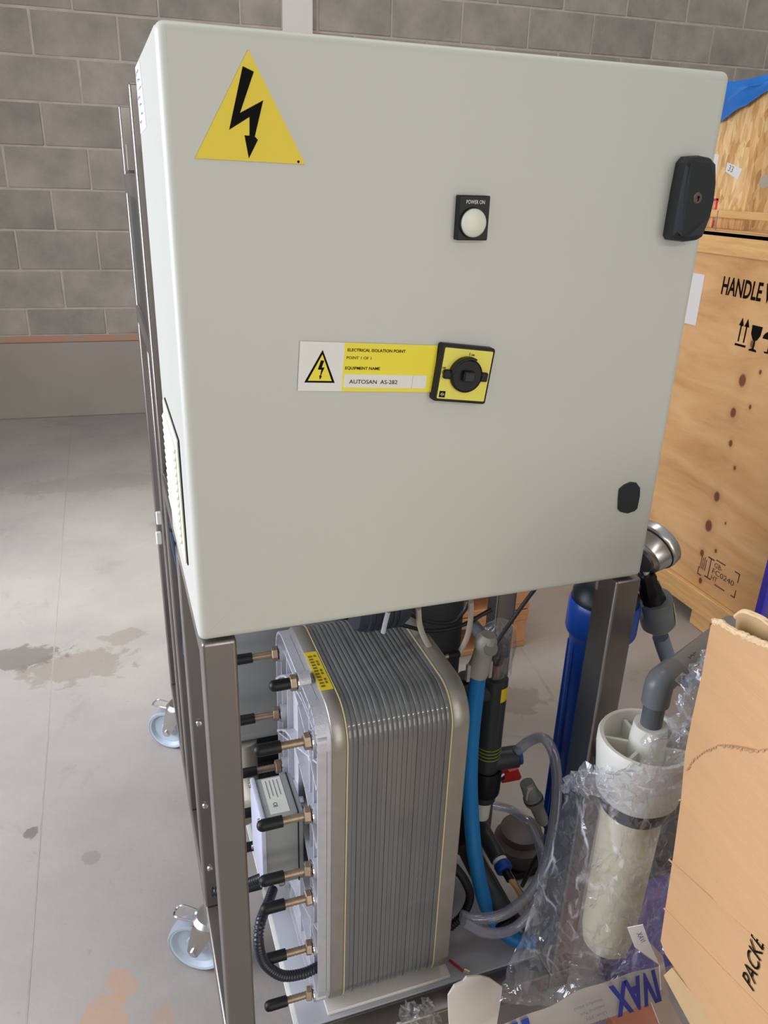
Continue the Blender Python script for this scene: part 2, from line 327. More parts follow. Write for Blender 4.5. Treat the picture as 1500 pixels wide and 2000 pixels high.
def mat_floor():
    m = mat('concrete_floor', srgb(172, 166, 160), .5); n = m.node_tree.nodes; L = m.node_tree.links; b = n['Principled BSDF']; t = n.new('ShaderNodeTexCoord')
    def nzf(scale, det=6, rough=.6, dist=0):
        z = n.new('ShaderNodeTexNoise'); z.inputs['Scale'].default_value = scale; z.inputs['Detail'].default_value = det; z.inputs['Roughness'].default_value = rough; z.inputs['Distortion'].default_value = dist; L.new(t.outputs['Object'], z.inputs['Vector']); return z
    def ramp(src, stops):
        r = n.new('ShaderNodeValToRGB'); L.new(src, r.inputs[0]); e = r.color_ramp.elements
        e[0].position, e[0].color = stops[0]; e[1].position, e[1].color = stops[-1]
        for p, c in stops[1:-1]: e.new(p).color = c
        return r.outputs[0]
    def mix(f, a, c):
        x = n.new('ShaderNodeMix'); x.data_type = 'RGBA'; L.new(f, x.inputs[0]); L.new(a, x.inputs[6])
        if isinstance(c, tuple): x.inputs[7].default_value = c
        else: L.new(c, x.inputs[7])
        return x.outputs[2]
    base = ramp(nzf(1.3, 7, .6).outputs['Fac'], [(.3, srgb(142, 138, 133)), (.55, srgb(160, 154, 147)), (.75, srgb(168, 161, 153))])
    g = (1, 1, 1, 1); k = (0, 0, 0, 1)
    spots = ramp(nzf(19, 4, .7).outputs['Fac'], [(.66, k), (.76, (.5, .5, .5, 1))]); base = mix(spots, base, srgb(112, 104, 96))
    blot = ramp(nzf(3.1, 8, .72, .6).outputs['Fac'], [(.58, k), (.72, (.6, .6, .6, 1))]); base = mix(blot, base, srgb(120, 113, 106))
    wob = nzf(20, 6, .62, .4)
    for sx_, sy_, r0, r1, c, amt in STAINS_AND_PATCHES:
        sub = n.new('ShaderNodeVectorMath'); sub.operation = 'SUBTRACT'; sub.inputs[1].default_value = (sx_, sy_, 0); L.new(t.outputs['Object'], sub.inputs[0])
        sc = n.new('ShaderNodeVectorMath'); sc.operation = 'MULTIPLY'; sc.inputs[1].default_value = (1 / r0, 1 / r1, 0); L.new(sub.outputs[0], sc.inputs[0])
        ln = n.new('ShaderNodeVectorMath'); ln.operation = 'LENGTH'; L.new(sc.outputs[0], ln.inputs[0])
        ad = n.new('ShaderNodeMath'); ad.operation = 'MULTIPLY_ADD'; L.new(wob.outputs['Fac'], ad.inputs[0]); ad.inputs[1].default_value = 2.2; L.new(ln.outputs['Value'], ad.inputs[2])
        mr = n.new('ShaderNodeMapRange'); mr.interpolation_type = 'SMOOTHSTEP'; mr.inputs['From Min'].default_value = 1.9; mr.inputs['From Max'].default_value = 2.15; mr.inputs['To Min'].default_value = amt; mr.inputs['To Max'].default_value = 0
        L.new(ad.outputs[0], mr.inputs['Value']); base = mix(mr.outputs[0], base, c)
    L.new(base, b.inputs['Base Color'])
    rr = n.new('ShaderNodeMapRange'); rr.inputs['To Min'].default_value = .38; rr.inputs['To Max'].default_value = .62; L.new(wob.outputs['Fac'], rr.inputs['Value']); L.new(rr.outputs[0], b.inputs['Roughness'])
    bz = nzf(60, 4); bp = n.new('ShaderNodeBump'); bp.inputs['Strength'].default_value = .2; bp.inputs['Distance'].default_value = .003; L.new(bz.outputs['Fac'], bp.inputs['Height']); L.new(bp.outputs[0], b.inputs['Normal'])
    return m

# ================================================================ SETTING
org = srgb(172, 140, 116)
STAINS_AND_PATCHES = [(-.20, .30, .045, .05, org, .75), (-.225, .235, .04, .035, org, .75), (-.165, .36, .03, .035, org, .7), (-.09, .27, .022, .03, org, .5),
          (-.27, 1.52, .17, .10, srgb(120, 110, 100), .55), (-.46, 1.62, .16, .07, srgb(98, 90, 82), .7), (-.12, 1.66, .07, .05, srgb(124, 114, 104), .5),  # wide darker patches across the floor at left
          (-.36, .82, .018, .02, srgb(96, 86, 76), .7), (-.22, .70, .02, .02, srgb(128, 122, 114), .6),
          (-.2, 3.2, .5, .12, srgb(140, 132, 124), .5), (1.02, .95, .09, .07, srgb(118, 106, 96), .5)]
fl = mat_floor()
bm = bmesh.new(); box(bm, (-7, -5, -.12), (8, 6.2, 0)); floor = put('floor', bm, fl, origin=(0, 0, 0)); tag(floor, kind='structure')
bm = bmesh.new(); box(bm, (-.339, -1.5, -.002), (-.335, 4.4, .0004)); put('floor_joint', bm, mat('floor_joint_dirt', srgb(152, 145, 138), .9, noise_amt=.12, noise_scale=12), floor)
bm = bmesh.new(); p = at(1040, 1300, 'z', 0); q = at(1100, 1390, 'z', 0); dd = (q - p).normalized(); fm = frame(p - dd * 3, dd, (-dd.y, dd.x, 0))
box(bm, (0, -.004, -.002), (5, .004, .0004), mat=fm); put('floor_joint', bm, MATS['floor_joint_dirt'], floor)

TH = -.05222; Tn = Vector((-math.sin(TH), math.cos(TH), 0)); Tt = Vector((math.cos(TH), math.sin(TH), 0)); DW = 4.447
def wp(u, v, z): return Tt * u + Tn * (DW + v) + Vector((0, 0, z))
def wbox(bm, u0, v0, z0, u1, v1, z1, bev=0):
    box(bm, (u0, v0, z0), (u1, v1, z1), bev, mat=frame(wp(0, 0, 0), Tt, Tn)); return bm
def wall_part(bm, name, m, parent): return put(name, bm, m, parent)
bm = wbox(bmesh.new(), -2.95, .004, 0, 5.55, .22, 3.38); wall = put('wall_back', bm, mortar); tag(wall, kind='structure')
wall_part(wbox(bmesh.new(), -2.95, -.012, 0, 5.55, .2, .475, .004), 'plinth', plinth, wall)
wall_part(wbox(bmesh.new(), -2.95, -.014, .477, 5.55, .2, .514, .003), 'brick_band', orange_b, wall)
HZ = .225; z0 = 2.254
def block_mesh(L_, H_, s):
    rnd = random.Random(s); b = bmesh.new(); box(b, (-L_ / 2, 0, -H_ / 2), (L_ / 2, .06, H_ / 2), .004)
    for v in b.verts: v.co += Vector((rnd.uniform(-1, 1) * .002, 0 if v.co.y > .03 else rnd.uniform(-1, 1) * .0018, rnd.uniform(-1, 1) * .0015))
    me = bpy.data.meshes.new('concrete_block'); b.to_mesh(me); b.free(); me.materials.append(block_m); return me
full = [block_mesh(.4395, .2135, i) for i in range(4)]; half = [block_mesh(.4395, .152, 9 + i) for i in range(3)]
rot = (0, 0, TH)
for k in range(-5, 8):                         # course k has its top joint at z0 - .225 k
    zt = z0 - HZ * k; ph = (-.5244 if k % 2 == 0 else -.5244 + .225)
    zb = zt - HZ
    if zb < .5: zb = .516
    hh = zt - zb
    for j in range(-6, 13):
        u = ph + .45 * j - (.0 if True else 0)
        if u < -2.95 or u > 5.1: continue
        me = (full if hh > .2 else half)[(j * 3 + k) % (4 if hh > .2 else 3)]
        v = random.uniform(-.002, .002)
        place('concrete_block', me, wp(u + .225, v, (zt + zb) / 2 if hh > .2 else zb + .0815), wall, rot)
bm = wbox(bmesh.new(), .835, -.055, 0, 1.012, .05, 3.38, .004); tag(put('trim_1', bm, col_paint), kind='structure')

# ================================================================ ELECTRICAL ENCLOSURE
ZB, ZT = .977, 1.589
enc = empty('electrical_enclosure', (.3, .18, ZB), 'light grey steel electrical enclosure with yellow warning triangle, on the stainless frame', 'electrical box')
bm = bmesh.new(); box(bm, (.0005, .021, ZB + .001), (.5995, .33, ZT - .001), .004, 2); put('cabinet_body', bm, paint, enc, True)
bm = bmesh.new(); box(bm, (.0025, .0165, ZB + .003), (.5975, .022, ZT - .003)); put('door_gasket', bm, dark_gap, enc)
def door_mesh():
    b = bmesh.new(); r = bmesh.ops.create_cube(b, size=1)
    for v in b.verts: v.co = Vector((.3 + v.co.x * .6, .009 + v.co.y * .018, (ZB + ZT) / 2 + v.co.z * (ZT - ZB)))
    es = [e for e in b.edges if abs(e.verts[0].co.x - e.verts[1].co.x) < 1e-6 and abs(e.verts[0].co.z - e.verts[1].co.z) < 1e-6]
    bmesh.ops.bevel(b, geom=es, offset=.009, segments=6, affect='EDGES', profile=.5)
    es = [e for e in b.edges if e.verts[0].co.y < .001 and e.verts[1].co.y < .001]
    bmesh.ops.bevel(b, geom=es, offset=.009, segments=6, affect='EDGES', profile=.5)
    for k in range(1, 9):       # pressed sheet divided into a regular grid
        for co, no in (((.6 * k / 9, 0, 0), (1, 0, 0)), ((0, 0, ZB + (ZT - ZB) * k / 9), (0, 0, 1))):
            bmesh.ops.bisect_plane(b, geom=b.verts[:] + b.edges[:] + b.faces[:], plane_co=co, plane_no=no)
    return b
put('door', door_mesh(), paint, enc, True, angle=60)
FR = frame((0, 0, 0), (1, 0, 0), (0, 0, 1))      # local x = world x, local y = world z, local z = -y (towards the viewer)
def pf(px, py, y=-.001): p = at(px, py, 'y', y); return (p.x, p.z)
bm = prism(bmesh.new(), [pf(381, 309), pf(596, 321), pf(484.5, 97)], 0, .0016, FR); tri = put('warning_triangle', bm, yellow, enc)
bolt = [(822, 388), (887, 420), (806, 662), (942, 588), (893, 800), (911, 820), (858, 928), (833, 793), (862, 795), (862, 685), (743, 760)]
bm = prism(bmesh.new(), [pf(200 + a / 3, b / 3, -.0016) for a, b in bolt][::-1], .0016, .002, FR); put('lightning_bolt', bm, ink, tri)
bm = prism(bmesh.new(), [(pf(582.5, 316)[0] + .0012 * math.cos(k), pf(582.5, 316)[1] + .0012 * math.sin(k)) for k in [i * PI / 4 for i in range(8)]], .0016, .0019, FR); put('fixing_hole', bm, ink, tri)
# isolation label
L0 = at(581, 763, 'y', -.001); ang = math.radians(-3.6); lu = Vector((math.cos(ang), 0, math.sin(ang))); lv = Vector((-math.sin(ang), 0, math.cos(ang)))
LF = frame(L0, lu, lv); LW, LH = .1525, .0515
def lp(X, Y): return ((X - 137) / 870 * LW, (443 - Y) / 305 * LH)
lab = put('isolation_label', prism(bmesh.new(), [(0, 0), (LW, 0), (LW, LH), (0, LH)], 0, .0009, LF), white_pl, enc)
a = lp(408, 443)[0]
put('yellow_field', prism(bmesh.new(), [(a, 0), (LW, 0), (LW, LH), (a, LH)], .0009, .0011, LF), yellow2, lab)
put('name_strip', prism(bmesh.new(), [lp(418, 418), lp(955, 418), lp(955, 334), lp(418, 334)], .0011, .0014, LF), white_pl, lab)
put('strip_edge', prism(bmesh.new(), [lp(860, 418), lp(863, 418), lp(863, 334), lp(860, 334)], .0014, .0015, LF), mat('pale_grey_line', srgb(180, 180, 176), .6), lab)
put('warning_symbol', prism(bmesh.new(), [lp(174, 390), lp(362, 390), lp(275, 186)], .0009, .0011, LF), ink, lab)
put('symbol_field', prism(bmesh.new(), [lp(195, 378), lp(342, 378), lp(275, 214)], .0011, .0013, LF), yellow2, lab)
bb = [(268, 250), (288, 252), (275, 295), (292, 293), (273, 345), (280, 348), (268, 370), (262, 344), (268, 345), (274, 308), (252, 308)]
put('symbol_bolt', prism(bmesh.new(), [lp(*q) for q in bb][::-1], .0013, .0015, LF), ink, lab)
def ltext(s, X, Y, X2, h, bold=0, z=.0013):
    x, y = lp(X, Y); text(s, h, LF @ Vector((x, y, z)), lu, lv, ink, lab, bold, (X2 - X) / 870 * LW)
ltext('ELECTRICAL ISOLATION POINT', 428, 190, 797, .0030, .014); ltext('POINT 1 OF 1', 425, 238, 580, .0029); ltext('EQUIPMENT NAME', 421, 303, 642, .0030, .014); ltext('AUTOSAN  AS-282', 452, 392, 762, .0043, z=.0016)
# rotary isolator
c0 = Vector((.3035, 0, 1.2755)); an = math.radians(-7); su = Vector((math.cos(an), 0, math.sin(an))); sv = Vector((-math.sin(an), 0, math.cos(an)))
SF = frame(c0, su, sv)
bm = prism(bmesh.new(), rrect(-.0325, -.0315, .0325, .0315, .003), 0, .011, SF, .0015, 2); sw = put('rotary_isolator', bm, black_pl, enc, True)
put('yellow_plate', prism(bmesh.new(), rrect(-.0285, -.028, .0295, .028, .001, 2), .011, .0118, SF), pale_yellow, sw)
bm = lathe(bmesh.new(), [(.0, .0118), (.0188, .0118), (.0188, .0155), (.0165, .0165), (0, .0165)], SF @ Vector((.001, 0, 0)) - SF.to_3x3() @ Vector((0, 0, 0)), SF.to_3x3() @ Vector((0, 0, 1)), 32)
for xa, xb in ((-.0265, -.018), (.018, .0265)): box(bm, (xa, -.005, .0118), (xb, .005, .017), .001, mat=SF)
box(bm, (-.0055, -.0055, .016), (.0075, .006, .023), .001, mat=SF)
arc = [( .001 + .0208 * math.cos(math.radians(t)), .0208 * math.sin(math.radians(t))) for t in range(70, 176, 7)] + [(.001 + .0175 * math.cos(math.radians(t)), .0175 * math.sin(math.radians(t))) for t in range(175, 69, -7)]
prism(bm, arc, .0118, .0205, SF, .0008)
put('selector_knob', bm, black_pl, sw, True)
put('knob_square', box(bmesh.new(), (-.004, -.004, .023), (.006, .0045, .0234), mat=SF), char_pl, sw)
put('maker_emblem', prism(bmesh.new(), [(-.0265, -.0265), (-.0195, -.0265), (-.0195, -.0195), (-.0265, -.0195)], .0118, .0121, SF), ink, sw)
bm = bmesh.new()
for q in ([(-.0253, -.0232), (-.0207, -.0232), (-.0207, -.0228), (-.0253, -.0228)], [(-.0232, -.0253), (-.0228, -.0253), (-.0228, -.0207), (-.0232, -.0207)],
          [(-.0247, -.0245), (-.0243, -.0245), (-.0243, -.0215), (-.0247, -.0215)], [(-.0217, -.0245), (-.0213, -.0245), (-.0213, -.0215), (-.0217, -.0215)]): prism(bm, q, .0121, .0123, SF)
put('emblem_lines', bm, white_pl, sw)
SU = SF.to_3x3() @ Vector((1, 0, 0)); SV = SF.to_3x3() @ Vector((0, 1, 0))
text('I', .0036, SF @ Vector((.0012, .0215, .012)), SU, SV, ink, sw); text('ON', .0018, SF @ Vector((.0032, .0217, .012)), SU, SV, ink, sw, .03)
text('OFF', .0017, SF @ Vector((-.0285, .0052, .012)), SU, SV, ink, sw, .03); text('O', .0038, SF @ Vector((-.028, -.0002, .012)), SU, SV, ink, sw)
# power lamp
bm = prism(bmesh.new(), rrect(.2850, 1.4155, .3195, 1.4585, .0012, 2), 0, .009, FR, .001); pl_ = put('power_lamp', bm, black_pl, enc)
cl = (.3012, 1.4325)
put('lamp_bezel', lathe(bmesh.new(), [(0, .009), (.0152, .009), (.0148, .0115), (0, .0115)], (cl[0], 0, cl[1]), (0, -1, 0), 32), black_pl, pl_, True)
put('lamp_lens', lathe(bmesh.new(), [(0, .0105), (.0138, .0105), (.0138, .0125), (.0125, .0145), (.0095, .0162), (.005, .0173), (0, .0177)], (cl[0], 0, cl[1]), (0, -1, 0), 32), lens_m, pl_, True, angle=70)
text('POWER ON', .0036, (.2925, -.0093, 1.4506), (1, 0, 0), (0, 0, 1), mat('engraved_white', srgb(214, 214, 210), .6), pl_, .008, .0205)
# lock handle
hp = [(1323, 318), (1333, 306), (1352, 304), (1372, 308), (1382, 320), (1382.5, 355), (1379, 390), (1371, 425), (1356, 462), (1346, 468), (1322, 471), (1302, 468), (1297.5, 460), (1304, 420), (1313, 368)]
out = [at(x, y, 'y', -.003) for x, y in hp]; HC = at(1343, 390, 'y', -.003)
bm = bmesh.new()
lay = [(1.0, 0), (1.0, -.014), (.97, -.019), (.86, -.0225)]; rings = []
for s_, dy in lay:
    ring = []
    for i, p in enumerate(out):
        q = HC + (p - HC) * s_; q.y = -.0003 + dy; q += Vector((-.0195 if 0 else 0, 0, 0)); q.x += dy * .12; ring.append(bm.verts.new(q))
    rings.append(ring)
for A, B in zip(rings, rings[1:]):
    for i in range(len(A)): bm.faces.new((A[i], A[(i + 1) % len(A)], B[(i + 1) % len(A)], B[i]))
# ridge line from top to bottom gives the two facets
rt = at(1351, 314, 'y', -.027); rb = at(1331, 461, 'y', -.027); rt.y = -.0285; rb.y = -.0275; vt = bm.verts.new(rt); vb = bm.verts.new(rb); top = rings[-1]
R_i = list(range(3, 11)); Lf = [11, 12, 13, 14, 0, 1, 2]
seq = [top[i] for i in R_i]
bm.faces.new([vt] + seq + [vb]); bm.faces.new([vb] + [top[i] for i in [10, 11, 12, 13, 14, 0, 1, 2, 3]] + [vt])
bmesh.ops.recalc_face_normals(bm, faces=bm.faces); bmesh.ops.triangulate(bm, faces=[f for f in bm.faces if len(f.verts) > 4])
hd = put('lock_handle', bm, char_pl, enc, True, angle=12)
lc = at(1361, 387, 'y', -.0255); put('lock_cylinder', lathe(bmesh.new(), [(0, -.006), (.0062, -.006), (.0062, .0012), (.0052, .0022), (0, .0022)], lc, (.12, -1, 0), 24), mat('bronze_steel', srgb(126, 114, 100), .35, .8), hd, True)
bm = bmesh.new(); FK = frame(lc, (1, .12, 0), (0, 0, 1)); prism(bm, [(.0016 * math.cos(t * PI / 5), .001 + .0016 * math.sin(t * PI / 5)) for t in range(10)], .0022, .0026, FK); prism(bm, [(-.0006, -.0032), (.0006, -.0032), (.0006, .001), (-.0006, .001)], .0022, .0026, FK); put('keyhole', bm, ink, hd)
# oval cover plug
pp = [(1210, 956), (1219, 948), (1232, 942), (1243, 943), (1250.5, 953), (1250, 968), (1245, 993), (1240, 998), (1226, 1003), (1213, 1000), (1207.5, 995), (1208, 975)]
bm = prism(bmesh.new(), [pf(x, y, -.002) for x, y in pp][::-1], 0, .003, FR, .001); put('cover_plug', bm, char_pl, enc)
# vent grille on the left side
bm = box(bmesh.new(), (-.0035, .075, 1.042), (.003, .262, 1.195), .0012); gr = put('filter_grille', bm, cream, enc)
put('grille_shadow_gap', box(bmesh.new(), (-.0010, .0725, 1.041), (.003, .262, 1.1965)), dark_gap, enc)
for k in range(13):
    z = 1.062 + k * .0095
    put('louvre_slat', prism(bmesh.new(), [(0, 0), (.0035, .0008), (.0005, .006)], .088, .245, frame((-.0034, 0, z), (-1, 0, 0), (0, 0, 1))), cream, gr)
# taped-on paper with blue handwriting, left side
FS = frame((.0004, 0, 0), (0, -1, 0), (0, 0, 1))       # faces -x
pn = put('taped_note', prism(bmesh.new(), [(-.322, 1.584), (-.235, 1.582), (-.205, 1.515), (-.322, 1.512)][::-1], 0, .0003, FS), mat('pale_lilac_paper', srgb(206, 208, 226), .7), enc)
bm = bmesh.new()
for k in range(7):
    zz = 1.575 - k * .0085; yy = .305 - (k % 3) * .016
    tube(bm, [(-.0002, yy - q * .009, zz + random.uniform(-.002, .002)) for q in range(5)], .0005, 4, 3)
put('handwriting', bm, stick_b, pn)

# ================================================================ STEEL FRAME
fr = empty('steel_frame', (.3, .55, 0), 'brushed stainless steel tube frame on castors, carrying the grey enclosure', 'frame')
TB = .04
def member(name, a, b, bev=.004): return put(name, box(bmesh.new(), a, b, bev, 3), steel, fr, True)
for x0, y0, zt in ((.003, .002, .973), (.003, .32, .937), (.003, .58, 1.591), (.003, .73, 1.17), (.003, 1.06, 1.591), (.5635, .002, .973), (.5605, .32, .937), (.5605, 1.06, .937)):
    member('upright_post', (x0, y0, .19), (x0 + TB, y0 + (TB if x0 < .562 else .05), zt))
for x0 in (.003, .5605):
    member('bottom_rail', (x0, 0, .15), (x0 + TB, 1.10, .19)); 
    member('top_rail', (x0, .042, .937), (x0 + TB, .32, .975)); member('top_rail', (x0, .36, .937), (x0 + TB, .58 if x0 < .1 else 1.06, .975))
member('cross_rail', (.043, 0, .15), (.5605, .04, .19)); member('cross_rail', (.043, 1.06, .15), (.5605, 1.10, .19)); member('cross_rail', (.043, 1.06, .9), (.5605, 1.10, .937))
member('console_rail', (.003, .62, 1.425), (.043, 1.06, 1.465)); member('console_rail', (.003, .62, 1.16), (.043, 1.06, 1.20))
put('side_window', box(bmesh.new(), (.008, .62, 1.20), (.016, 1.06, 1.425)), smoke, fr)
member('console_face', (.05, 1.02, 1.17), (.56, 1.035, 1.46), .002)
member('bracket_plate', (.010, 1.035, 1.47), (.03, 1.058, 1.52), .001)
for z in (.62, .44, .29):
    put('screw_head', lathe(bmesh.new(), [(0, 0), (.006, 0), (.005, .003), (0, .0045)], (.016, .3195, z), (0, -1, 0), 10), chrome, fr, True)
def castor(loc, yaw):
    o = Vector(loc); Mx = Matrix.Translation(o) @ Matrix.Rotation(yaw, 4, 'Z')
    c = put('castor', lathe(bmesh.new(), [(0, .135), (.034, .135), (.034, .142), (.026, .15), (0, .15)], o, (0, 0, 1), 20), steel_b, fr, True)
    wc = Mx @ Vector((0, .032, .06)); ax = Mx.to_3x3() @ Vector((1, 0, 0))
    bm = lathe(bmesh.new(), [(.0, -.006), (.02, -.006), (.022, -.004), (.043, -.006), (.05, -.014), (.0555, -.015), (.0555, .015), (.05, .014), (.043, .006), (.022, .004), (.02, .006), (0, .006)], wc, ax, 36)
    put('wheel', bm, wheel_m, c, True, angle=30)
    put('tyre', lathe(bmesh.new(), [(.0553, -.0155), (.059, -.013), (.06, 0), (.059, .013), (.0553, .0155)], wc, ax, 36), tyre_m, c, True)
    bm = bmesh.new()
    for sx_ in (-1, 1):
        Fk = Mx @ frame((sx_ * .021, 0, 0), (0, 1, 0), (0, 0, 1)); prism(bm, [(-.02, .136), (.028, .136), (.045, .06), (.038, .047), (.026, .047), (.018, .06)], -.0015, .0015, Fk)
    box(bm, (-.0225, -.02, .133), (.0225, .028, .137), mat=Mx)
    put('fork', bm, steel_b, c)
    bm = cyl(bmesh.new(), Mx @ Vector((-.027, .032, .06)), Mx @ Vector((.027, .032, .06)), .006, 8); put('axle_bolt', bm, chrome, c, True)
    bm = tube(bmesh.new(), [Mx @ Vector(q) for q in ((-.012, .03, .134), (-.014, .062, .137), (-.006, .075, .134), (.010, .075, .134), (.014, .062, .137), (.012, .03, .134))], .0025, 6, 5); put('brake_lever', bm, chrome, c, True)
castor((.012, .34, 0), 1.02); castor((.018, 1.03, 0), 1.02); castor((.585, .34, 0), .5); castor((.585, 1.04, 0), 2.6)
# wiring loom clipped to the inside of the rear posts
wl = put('cable_loom', tube(bmesh.new(), [(.024, .572, 1.14), (.018, .566, 1.05), (.020, .568, .93), (.014, .566, .86), (.024, .57, .74), (.02, .565, .6)], .007, 10), bluecab); tag(wl, 'dark blue cable loom tied down the left rear post', 'cable', 'left side wiring')
put('cable_tie', lathe(bmesh.new(), [(.0078, -.003), (.0088, -.003), (.0088, .003), (.0078, .003)], (.017, .566, .98), (0, 0, 1), 14), black_pl, wl)
put('cable_tie', lathe(bmesh.new(), [(.0078, -.003), (.0088, -.003), (.0088, .003), (.0078, .003)], (.015, .566, .87), (0, 0, 1), 14), black_pl, wl)
for q in [tuple(at(x, y, 'y', .722)) for x, y in ((312, 1013), (312, 1052))]:
    put('white_clip', box(bmesh.new(), (q[0] - .007, q[1], q[2] - .014), (q[0] + .004, q[1] + .008, q[2] + .014), .002), white_pl, fr)

# ================================================================ TRAY
tr = put('base_tray', box(bmesh.new(), (.118, .042, .182), (.556, 1.04, .19), .001), tray_m); tag(tr, 'light grey flat tray under the plate stack, inside the frame', 'tray')
put('tray_lip', box(bmesh.new(), (.112, .042, .182), (.118, 1.04, .1895)), white_pl, tr)

# ================================================================ PLATE STACK
SY0, SY1, SZ0, SZ1, SR = .047, .335, .197, .795, .055
st = empty('membrane_plate_stack', (.27, .19, .19), 'stack of grey ribbed plates clamped between silver end plates under the enclosure', 'filter press')
def yz(name, x0, x1, m, d=0, parent=st, bev=0, r=SR, smooth=True):
    P = rrect(SY0 + d, SZ0 + d, SY1 - d, SZ1 - d, r - d, 8)
    b = prism(bmesh.new(), P, x0, x1, Matrix(((0, 0, 1, 0), (1, 0, 0, 0), (0, 1, 0, 0), (0, 0, 0, 1))), 0)
    bmesh.ops.recalc_face_normals(b, faces=b.faces)
    if bev:
        es = [e for e in b.edges if abs(e.verts[0].co.x - e.verts[1].co.x) < 1e-7]
        bmesh.ops.bevel(b, geom=es, offset=bev, segments=1, affect='EDGES')
    return put(name, b, m, parent, smooth, angle=50)
lp_ = yz('end_plate', .1725, .1935, alu_d, 0, bev=.0015); rp_ = yz('end_plate', .354, .381, alu_d, 0, bev=.0015)
rp_['label'] = 'plain silver end plate on the right'
yz('gasket', .1935, .1955, cream_g, .0); yz('gasket', .352, .354, cream_g, .0)
N = 21; x0, x1 = .1955, .352
for k in range(N):
    a = x0 + (x1 - x0) * k / N; b_ = x0 + (x1 - x0) * (k + 1) / N
    yz('cell_plate', a + .0001, b_ - .0001, plate_m, .0012 + (.0005 if k % 3 == 1 else .0) + (.0003 if k % 2 else 0), bev=.0005)
# yellow serial label lying on the top edge of the left end plate
sl = put('serial_label', box(bmesh.new(), (.1735, .115, SZ1), (.1925, .215, SZ1 + .0006)), yellow, lp_)
bm = bmesh.new()
for k in range(11):
    y = .122 + k * .0078; box(bm, (.1765, y, SZ1 + .0006), (.1825, y + .0045, SZ1 + .0009)); 
    if k % 3: box(bm, (.185, y, SZ1 + .0006), (.1885, y + .0055, SZ1 + .0009))
put('serial_print', bm, mat('faded_print', srgb(120, 104, 40), .6), sl)
# cast ribbed cover on the left end plate
ca = empty('cast_cover', (.16, .19, .2)); ca.parent = st; ca.location = Vector((.16, .19, .2)) - Vector((.27, .19, .19)); WL[ca.name] = Vector((.16, .19, .2))
yz('cover_web', .1655, .1725, alu, .004, parent=ca)
XF = .150
def rib(name, pts, t=.0035, x0=XF, x1=.166, parent=ca, closed=False):
    b = bmesh.new(); n_ = len(pts) if closed else len(pts) - 1
    for i in range(n_):
        p, q = Vector((pts[i][0], pts[i][1])), Vector((pts[(i + 1) % len(pts)][0], pts[(i + 1) % len(pts)][1])); d = (q - p).normalized() * .0008; nn = Vector((-d.y, d.x)).normalized() * t / 2
        P = [p - d + nn, p - d - nn, q + d - nn, q + d + nn]
        prism(b, P, x0, x1, Matrix(((0, 0, 1, 0), (1, 0, 0, 0), (0, 1, 0, 0), (0, 0, 0, 1))))
    bmesh.ops.recalc_face_normals(b, faces=b.faces); return put(name, b, alu, parent)
rib('rim_rib', rrect(SY0 + .006, SZ0 + .006, SY1 - .006, SZ1 - .006, SR - .006, 6), .004, .152, closed=True)
rib('inner_rib', rrect(SY0 + .038, SZ0 + .03, SY1 - .038, SZ1 - .03, .03, 5), .0035, .154, closed=True)
for k in range(5):
    zc = .255 + k * .11
    arc1 = [(SY0 + .006 + (SY1 - SY0 - .012) * t / 8, min(SZ1 - .035, zc + .075 * math.sin(PI * t / 8) - .02)) for t in range(9)]
    rib('arc_rib', arc1, .004)
for k in range(5):
    zc = .30 + k * .11
    rib('diagonal_rib', [(SY0 + .006 + (SY1 - SY0 - .012) * t / 6, min(SZ1 - .035, zc + .09 - .16 * t / 6)) for t in range(7)], .003, .153)
for y in (.115, .19, .265): rib('upright_rib', [(y, SZ0 + .01), (y, SZ1 - .01)], .003, .156)
# tie rods: threaded stud, hexagon nut, washer and black cap
front = [at(q[0], q[1], 'y', .072) for q in ((607, 1446), (620, 1588), (622, 1694), (623, 1748), (623, 1845), (618, 1937))]
rods = [(.072, p.z, .155) for p in front] + [(.155, at(580, 1332, 'y', .155).z, .165)]
rear = [(.29, .752, .155), (.29, .632, .155), (.29, .52, .155), (.29, .43, .155), (.29, .35, .155), (.29, .25, .155)]
for i, (y, z, xn) in enumerate(rods + rear):
    boss = lathe(bmesh.new(), [(.0, 0), (.0145, 0), (.0145, .017), (.011, .019), (0, .019)], (.1665, y, z), (-1, 0, 0), 18); put('boss', boss, alu, ca, True)
    tip = .069 if i != 6 else .108; nut = .147
    b = bmesh.new(); n = 26; prof = [(0, 0)]
    for k in range(n + 1): prof.append((.0054 if k % 2 else .0061, (nut - tip - .012) * k / n))
    prof.append((0, prof[-1][1])); lathe(b, prof, (nut, y, z), (-1, 0, 0), 12)
    rod = put('tie_rod', b, brass, st, True, angle=60)
    put('hex_nut', lathe(bmesh.new(), [(0, 0), (.0108, 0), (.0122, .001), (.0122, .0085), (.0108, .0097), (0, .0097)], (nut, y, z), (-1, .12 * (i % 3), 0), 6), brass, rod)
    put('washer', lathe(bmesh.new(), [(0, 0), (.0142, 0), (.0142, .0018), (0, .0018)], (nut + .002, y, z), (-1, 0, 0), 20), chrome, rod, True)
    cb = tip + .036
    put('rod_cap', lathe(bmesh.new(), [(0, 0), (.0086, 0), (.0088, .029), (.0078, .0335), (.0045, .0368), (0, .0378)], (cb, y, z), (-1, 0, 0), 16), black_pl, rod, True)
for z in (.66, .5, .38, .29):
    put('rod_end_nut', lathe(bmesh.new(), [(0, 0), (.0075, 0), (.0075, .008), (.004, .011), (0, .012)], (.381, .085, z), (1, 0, 0), 12), chrome, st, True)
# feet rails below the plates
put('stack_foot', box(bmesh.new(), (.168, .05, .1905), (.39, .33, .197), .001), white_pl, st)

